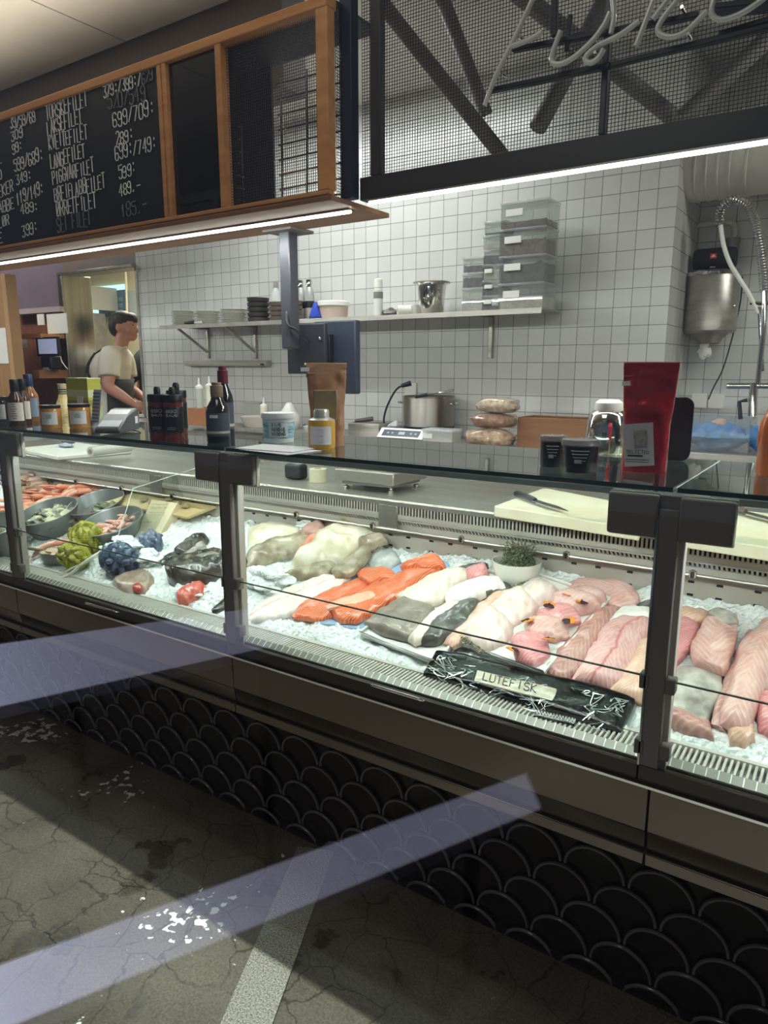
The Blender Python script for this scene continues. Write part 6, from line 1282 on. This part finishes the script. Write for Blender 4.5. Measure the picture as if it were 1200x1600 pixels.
part('silver_belly', [((284,866),(288,872)),((300,858),(306,866)),((318,846),(322,852))], SKIN_S, t, .018, .014, ex=2)
t = thing('monkfish', 'big dark monkfish whose head points to the yellow net, its tail behind the middle post', 'fish', ice(310, 895)); part('fish_body', [((262,892),(264,912)),((285,878),(292,921)),((320,870),(330,912)),((350,866),(360,896)),((380,864),(390,882))], DARKF, t, .07, ex=2)
part('mouth', [((261,895),(264,908)),((268,890),(272,914)),((274,892),(277,912))], pbr('dark_mouth', '#2b2523', .4, coat=.4), t, .06, .012, ex=2)
t = part('pectoral_fin', [((300,872),(304,880)),((325,866),(330,876)),((345,866),(348,872))], scales('fin_grey', '#5f564e', '#8d8276'), t, .02, .06, ex=2)
piece('red_roe', [((276,936),(280,948)),((292,922),(298,942)),((312,914),(318,930)),((322,916),(324,922))], pbr('roe_red', '#c9483c', .3, 0, '#e08070', 24, .4, 40, coat=.5), 'bright red roe piece in the ice under the monkfish', 'roe', .04, .006, ex=2)
piece('ice_covered_tail', [((330,952),(332,960)),((345,940),(350,952)),((360,925),(368,940))], DARKF, 'thin grey tail poking from the ice beside the post', 'fish', .012, .002, ex=2)
# ---------------------------------------------------------------- people in the doorway
HF = Vector((FWD.x, FWD.y, 0)).normalized(); HR = Vector((RIGHT.x, RIGHT.y, 0)).normalized()
SKIN = pbr('skin', '#c08a76', .5, 0, '#b47c69', 9); HAIR = pbr('dark_hair', '#2b2220', .6, 0, '#3b2e2a', 60, .5, 90, stretch=(1,1,.4)); SHIRT = pbr('cream_shirt', '#cfc6ba', .8, 0, '#c4bbb0', 5, .25, 9)
APRON = pbr('black_apron', '#26252a', .7); BLKS = pbr('black_shirt', '#222327', .7, 0, '#2b2c31', 8, .3, 10); TROUS = pbr('dark_trousers', '#2a2a2e', .8)
def soften(o, vox=.009, it=4):
    r = o.modifiers.new('skin', 'REMESH'); r.mode = 'VOXEL'; r.voxel_size = vox; r.use_smooth_shade = True
    s = o.modifiers.new('soft', 'SMOOTH'); s.factor = .5; s.iterations = it; return o
class Fig:
    def __init__(s, px, py, Y):
        P = aty(px, py, Y); s.D = (P-CAM).dot(FWD); s.k = s.D/F_PX
    def p(s, x, y, d=0):
        """photo pixel on the figure's plane, d metres nearer the camera"""
        return CAM+ray(x, y)*(s.D/F_PX)-HF*d
    def loft(s, m, rings, n=24, a0=0, a1=2*math.pi, grow=0):
        vs = []; full = a1-a0 > 6.2; c = n if full else n+1
        for cx, y, rx, ry in rings:
            o = s.p(cx, y)
            for i in range(c):
                a = a0+(a1-a0)*i/n; vs.append(o+HR*((rx*s.k+grow)*math.cos(a))-HF*((ry+grow)*math.sin(a)))
        fs = [(j*c+i, j*c+(i+1) % c, (j+1)*c+(i+1) % c, (j+1)*c+i) for j in range(len(rings)-1) for i in range(n)]
        if full: fs += [tuple(range(n)), tuple((len(rings)-1)*n+i for i in range(n))[::-1]]
        return m.add(vs, fs)
    def limb(s, m, pts, n=14): return m.tube(smooth_path([s.p(*q[:3]) for q in pts], 4), [pts[min(i//4, len(pts)-1)][3]*(1-(i % 4)/4)+pts[min(i//4+1, len(pts)-1)][3]*((i % 4)/4) for i in range((len(pts)-1)*4+1)], n)
    def blob(s, m, x, y, d, r): return m.ball(s.p(x, y, d), r, Matrix((HR, HF, Vector((0,0,1)))).transposed(), 18, 12)
def hand(F, m, wx, wy, d, tx, ty, s=1):
    a, b = F.p(wx, wy, d), F.p(tx, ty, d); u = (b-a).normalized(); v = Vector((0,0,1)); v = (v-u*v.dot(u)).normalized(); w = u.cross(v)
    m.tube([a, a+u*.035, a+u*.075, a+u*.095], [.026,.036,.040,.030], 12)
    for i in range(4):
        o = a+u*.085+v*(.026-.0175*i); L_ = (.068,.078,.074,.056)[i]
        m.tube([o, o+u*L_*.45+w*.006*s, o+u*L_*.8+w*.022*s-v*.004, o+u*L_+w*.034*s-v*.010], [.0105,.0098,.009,.0075], 8)
    o = a+u*.03+v*.026; m.tube([o, o+u*.025+v*.020+w*.012*s, o+u*.055+v*.022+w*.02*s], [.013,.0115,.009], 8)
M1 = Fig(190, 560, 3.97); TOR = [(184,540,10,.06),(181,547,19,.125),(177,555,26,.185),(173,570,31,.205),(171,590,31,.20),(172,615,30,.185),(174,640,28,.18),(174,653,28,.185)]
man = thing('person', 'person with short dark hair in cream t-shirt and black cross-back apron standing in the doorway', 'person', Vector((M1.p(178,650).x, M1.p(178,650).y, 0)))
b = MB(); M1.loft(b, [(c, y, rx*.86, ry*.86) for c, y, rx, ry in TOR]+[(175,690,24,.15)])
M1.limb(b, [(185,548,0,.062),(189,538,0,.060),(193,522,0,.062)])
def head(F, b, cx, cy, f=1):
    F.blob(b, cx, cy-1, 0, (.105,.078,.122)); F.blob(b, cx+f*8, cy+6, 0, (.066,.062,.092)); F.blob(b, cx+f*12, cy+18, 0, (.040,.042,.034))   # skull, face, chin
    F.blob(b, cx+f*16.5, cy-3, 0, (.026,.052,.020)); F.blob(b, cx+f*20.5, cy+8.5, 0, (.020,.015,.014)); F.limb(b, [(cx+f*18, cy+1, 0, .010),(cx+f*21.5, cy+8, 0, .014)])   # brow, nose
    F.blob(b, cx+f*18.3, cy+15, 0, (.014,.026,.007)); F.blob(b, cx+f*17.6, cy+18.2, 0, (.014,.024,.008)); F.blob(b, cx+f*10, cy+8, .045, (.034,.022,.032))   # lips, cheek
    F.blob(b, cx-f*5, cy+4, .078, (.020,.012,.034))   # ear
head(M1, b, 194, 509)
for sd in (1, -1):
    M1.limb(b, [(186,560,.16*sd,.062),(185,585,.21*sd,.058),(184,602,.22*sd,.052),(203,617,.20*sd,.045),(219,629,.17*sd,.031)])
    hand(M1, b, 218, 628.5, .17*sd, 238, 640, sd)
    k0 = M1.p(176+6*sd, 685, .09*sd); b.tube([k0, Vector((k0.x, k0.y, .5))-HF*0, Vector((k0.x, k0.y, .09))], [.10,.065,.045], 14); b.ball(Vector((k0.x, k0.y, .045))+HR*.05, (.13,.05,.045), Matrix((HR, HF, Vector((0,0,1)))).transposed())
soften(b.build('body', SKIN, man, world=True), .008, 4)
h = MB(); M1.blob(h, 191, 502, 0, (.118,.090,.090)); M1.blob(h, 181, 511, 0, (.060,.084,.085)); M1.blob(h, 203, 497, 0, (.072,.078,.048)); M1.blob(h, 209, 499, 0, (.045,.066,.030)); M1.limb(h, [(200,494,.02,.03),(209,498,.02,.028),(214,505,.01,.014)])
soften(h.build('hair', HAIR, man, world=True), .008, 2)
e = MB(); M1.blob(e, 209.5, 508.5, .040, (.010,.008,.006)); e.build('eye', pbr('dark_eye', '#2a1f1c', .2), man, world=True); e = MB(); M1.limb(e, [(205,504.5,.050,.004),(213,504,.036,.004)]); e.build('eyebrow', HAIR, man, world=True)
s_ = MB(); M1.loft(s_, TOR)
for sd in (1, -1): M1.limb(s_, [(180,553,.10*sd,.085),(183,562,.17*sd,.090),(184,576,.205*sd,.090),(185,589,.215*sd,.092)])
soften(s_.build('shirt', SHIRT, man, world=True), .010, 3)
M1.limb(cl := MB(), [(178,541,.055,.016),(186,546,.075,.014),(194,546,.06,.014),(199,542,.02,.014)]); soften(cl.build('collar', SHIRT, man, world=True), .007, 2)
tr = MB(); M1.loft(tr, [(174,648,26,.175),(175,690,25,.165)])
for sd in (1, -1):
    k0 = M1.p(176+6*sd, 685, .09*sd); tr.tube([k0+Vector((0,0,.1)), Vector((k0.x, k0.y, .5)), Vector((k0.x, k0.y, .10))], [.12,.085,.075], 14)
soften(tr.build('trousers', TROUS, man, world=True), .014, 2)
ap = MB(); M1.loft(ap, [(175,592,30,.19),(173,606,31,.195),(174,625,30,.19),(175,650,29,.19),(176,690,29,.19),(176,735,30,.20)], 20, -1.35, 1.35, .016)
apo = ap.build('apron', APRON, man, world=True); q_ = apo.modifiers.new('cloth', 'SOLIDIFY'); q_.thickness = .004
def onback(x, y):
    for (c0, y0, r0, d0), (c1, y1, r1, d1) in zip(TOR, TOR[1:]):
        if y0 <= y <= y1:
            t = (y-y0)/(y1-y0); c, r, d_ = c0+(c1-c0)*t, r0+(r1-r0)*t, d0+(d1-d0)*t; q = max(-.98, min(.98, (x-c)/r)); return M1.p(x, y, d_*math.sqrt(1-q*q)+.024)
    return M1.p(x, y, .2)
for pts in (((143,582),(147,570),(152,557),(160,548),(170,544),(182,545)), ((152,552),(148,565),(148,578),(153,588),(162,596),(170,599)), ((152,601),(156,597),(164,596),(172,598)), ((152,602),(158,606),(170,608))):
    MB().tube(smooth_path([onback(*q) for q in pts]), .009, 8).build('apron_strap', APRON, man, world=True)
hx = M1.p(232, 640, .17); t = tag(MB().box(hx.x-.06, hx.y-.02, hx.z-.055, hx.x+.10, hx.y+.12, hx.z-.03).build('serving_dish', WHITE_P, None, bevel=.006), 'pale dish held in the hands of the person in the cream t-shirt', 'dish')
M2 = Fig(225, 570, 4.75); T2 = [(246,536,9,.06),(244,543,17,.12),(242,552,22,.18),(241,575,23,.19),(241,610,22,.17),(241,660,22,.17)]
m2 = thing('person', 'person in black long sleeved top mostly hidden behind the doorway edge', 'person', Vector((M2.p(241,650).x, M2.p(241,650).y, 0)))
b = MB(); M2.loft(b, [(c, y, rx*.86, ry*.86) for c, y, rx, ry in T2]); M2.limb(b, [(246,545,0,.055),(244,520,0,.055)]); head(M2, b, 244, 505, -1)
for sd in (1, -1):
    M2.limb(b, [(232,556,.12*sd,.055),(219,582,.16*sd,.052),(213,596,.17*sd,.047),(212,610,.16*sd,.040),(214,624,.14*sd,.030)]); hand(M2, b, 213, 622, .14*sd, 218, 640, sd)
    k0 = M2.p(241+4*sd, 680, .09*sd); b.tube([k0, Vector((k0.x, k0.y, .5)), Vector((k0.x, k0.y, .09))], [.10,.065,.045], 12); b.ball(Vector((k0.x, k0.y, .045))-HR*.05, (.13,.05,.045), Matrix((HR, HF, Vector((0,0,1)))).transposed())
soften(b.build('body', SKIN, m2, world=True), .010, 4)
s_ = MB(); M2.loft(s_, T2)
for sd in (1, -1): M2.limb(s_, [(238,552,.10*sd,.08),(229,560,.14*sd,.078),(220,578,.17*sd,.072),(213,591,.18*sd,.066),(212,597,.18*sd,.064)])
soften(s_.build('black_top', BLKS, m2, world=True), .011, 3); h = MB(); M2.blob(h, 246, 500, 0, (.105,.088,.095)); soften(h.build('hair', HAIR, m2, world=True), .010, 2)
tr = MB(); M2.loft(tr, [(241,655,22,.17),(241,690,21,.16)])
for sd in (1, -1):
    k0 = M2.p(241+4*sd, 680, .09*sd); tr.tube([k0+Vector((0,0,.1)), Vector((k0.x, k0.y, .5)), Vector((k0.x, k0.y, .10))], [.12,.085,.075], 12)
soften(tr.build('trousers', TROUS, m2, world=True), .014, 2)
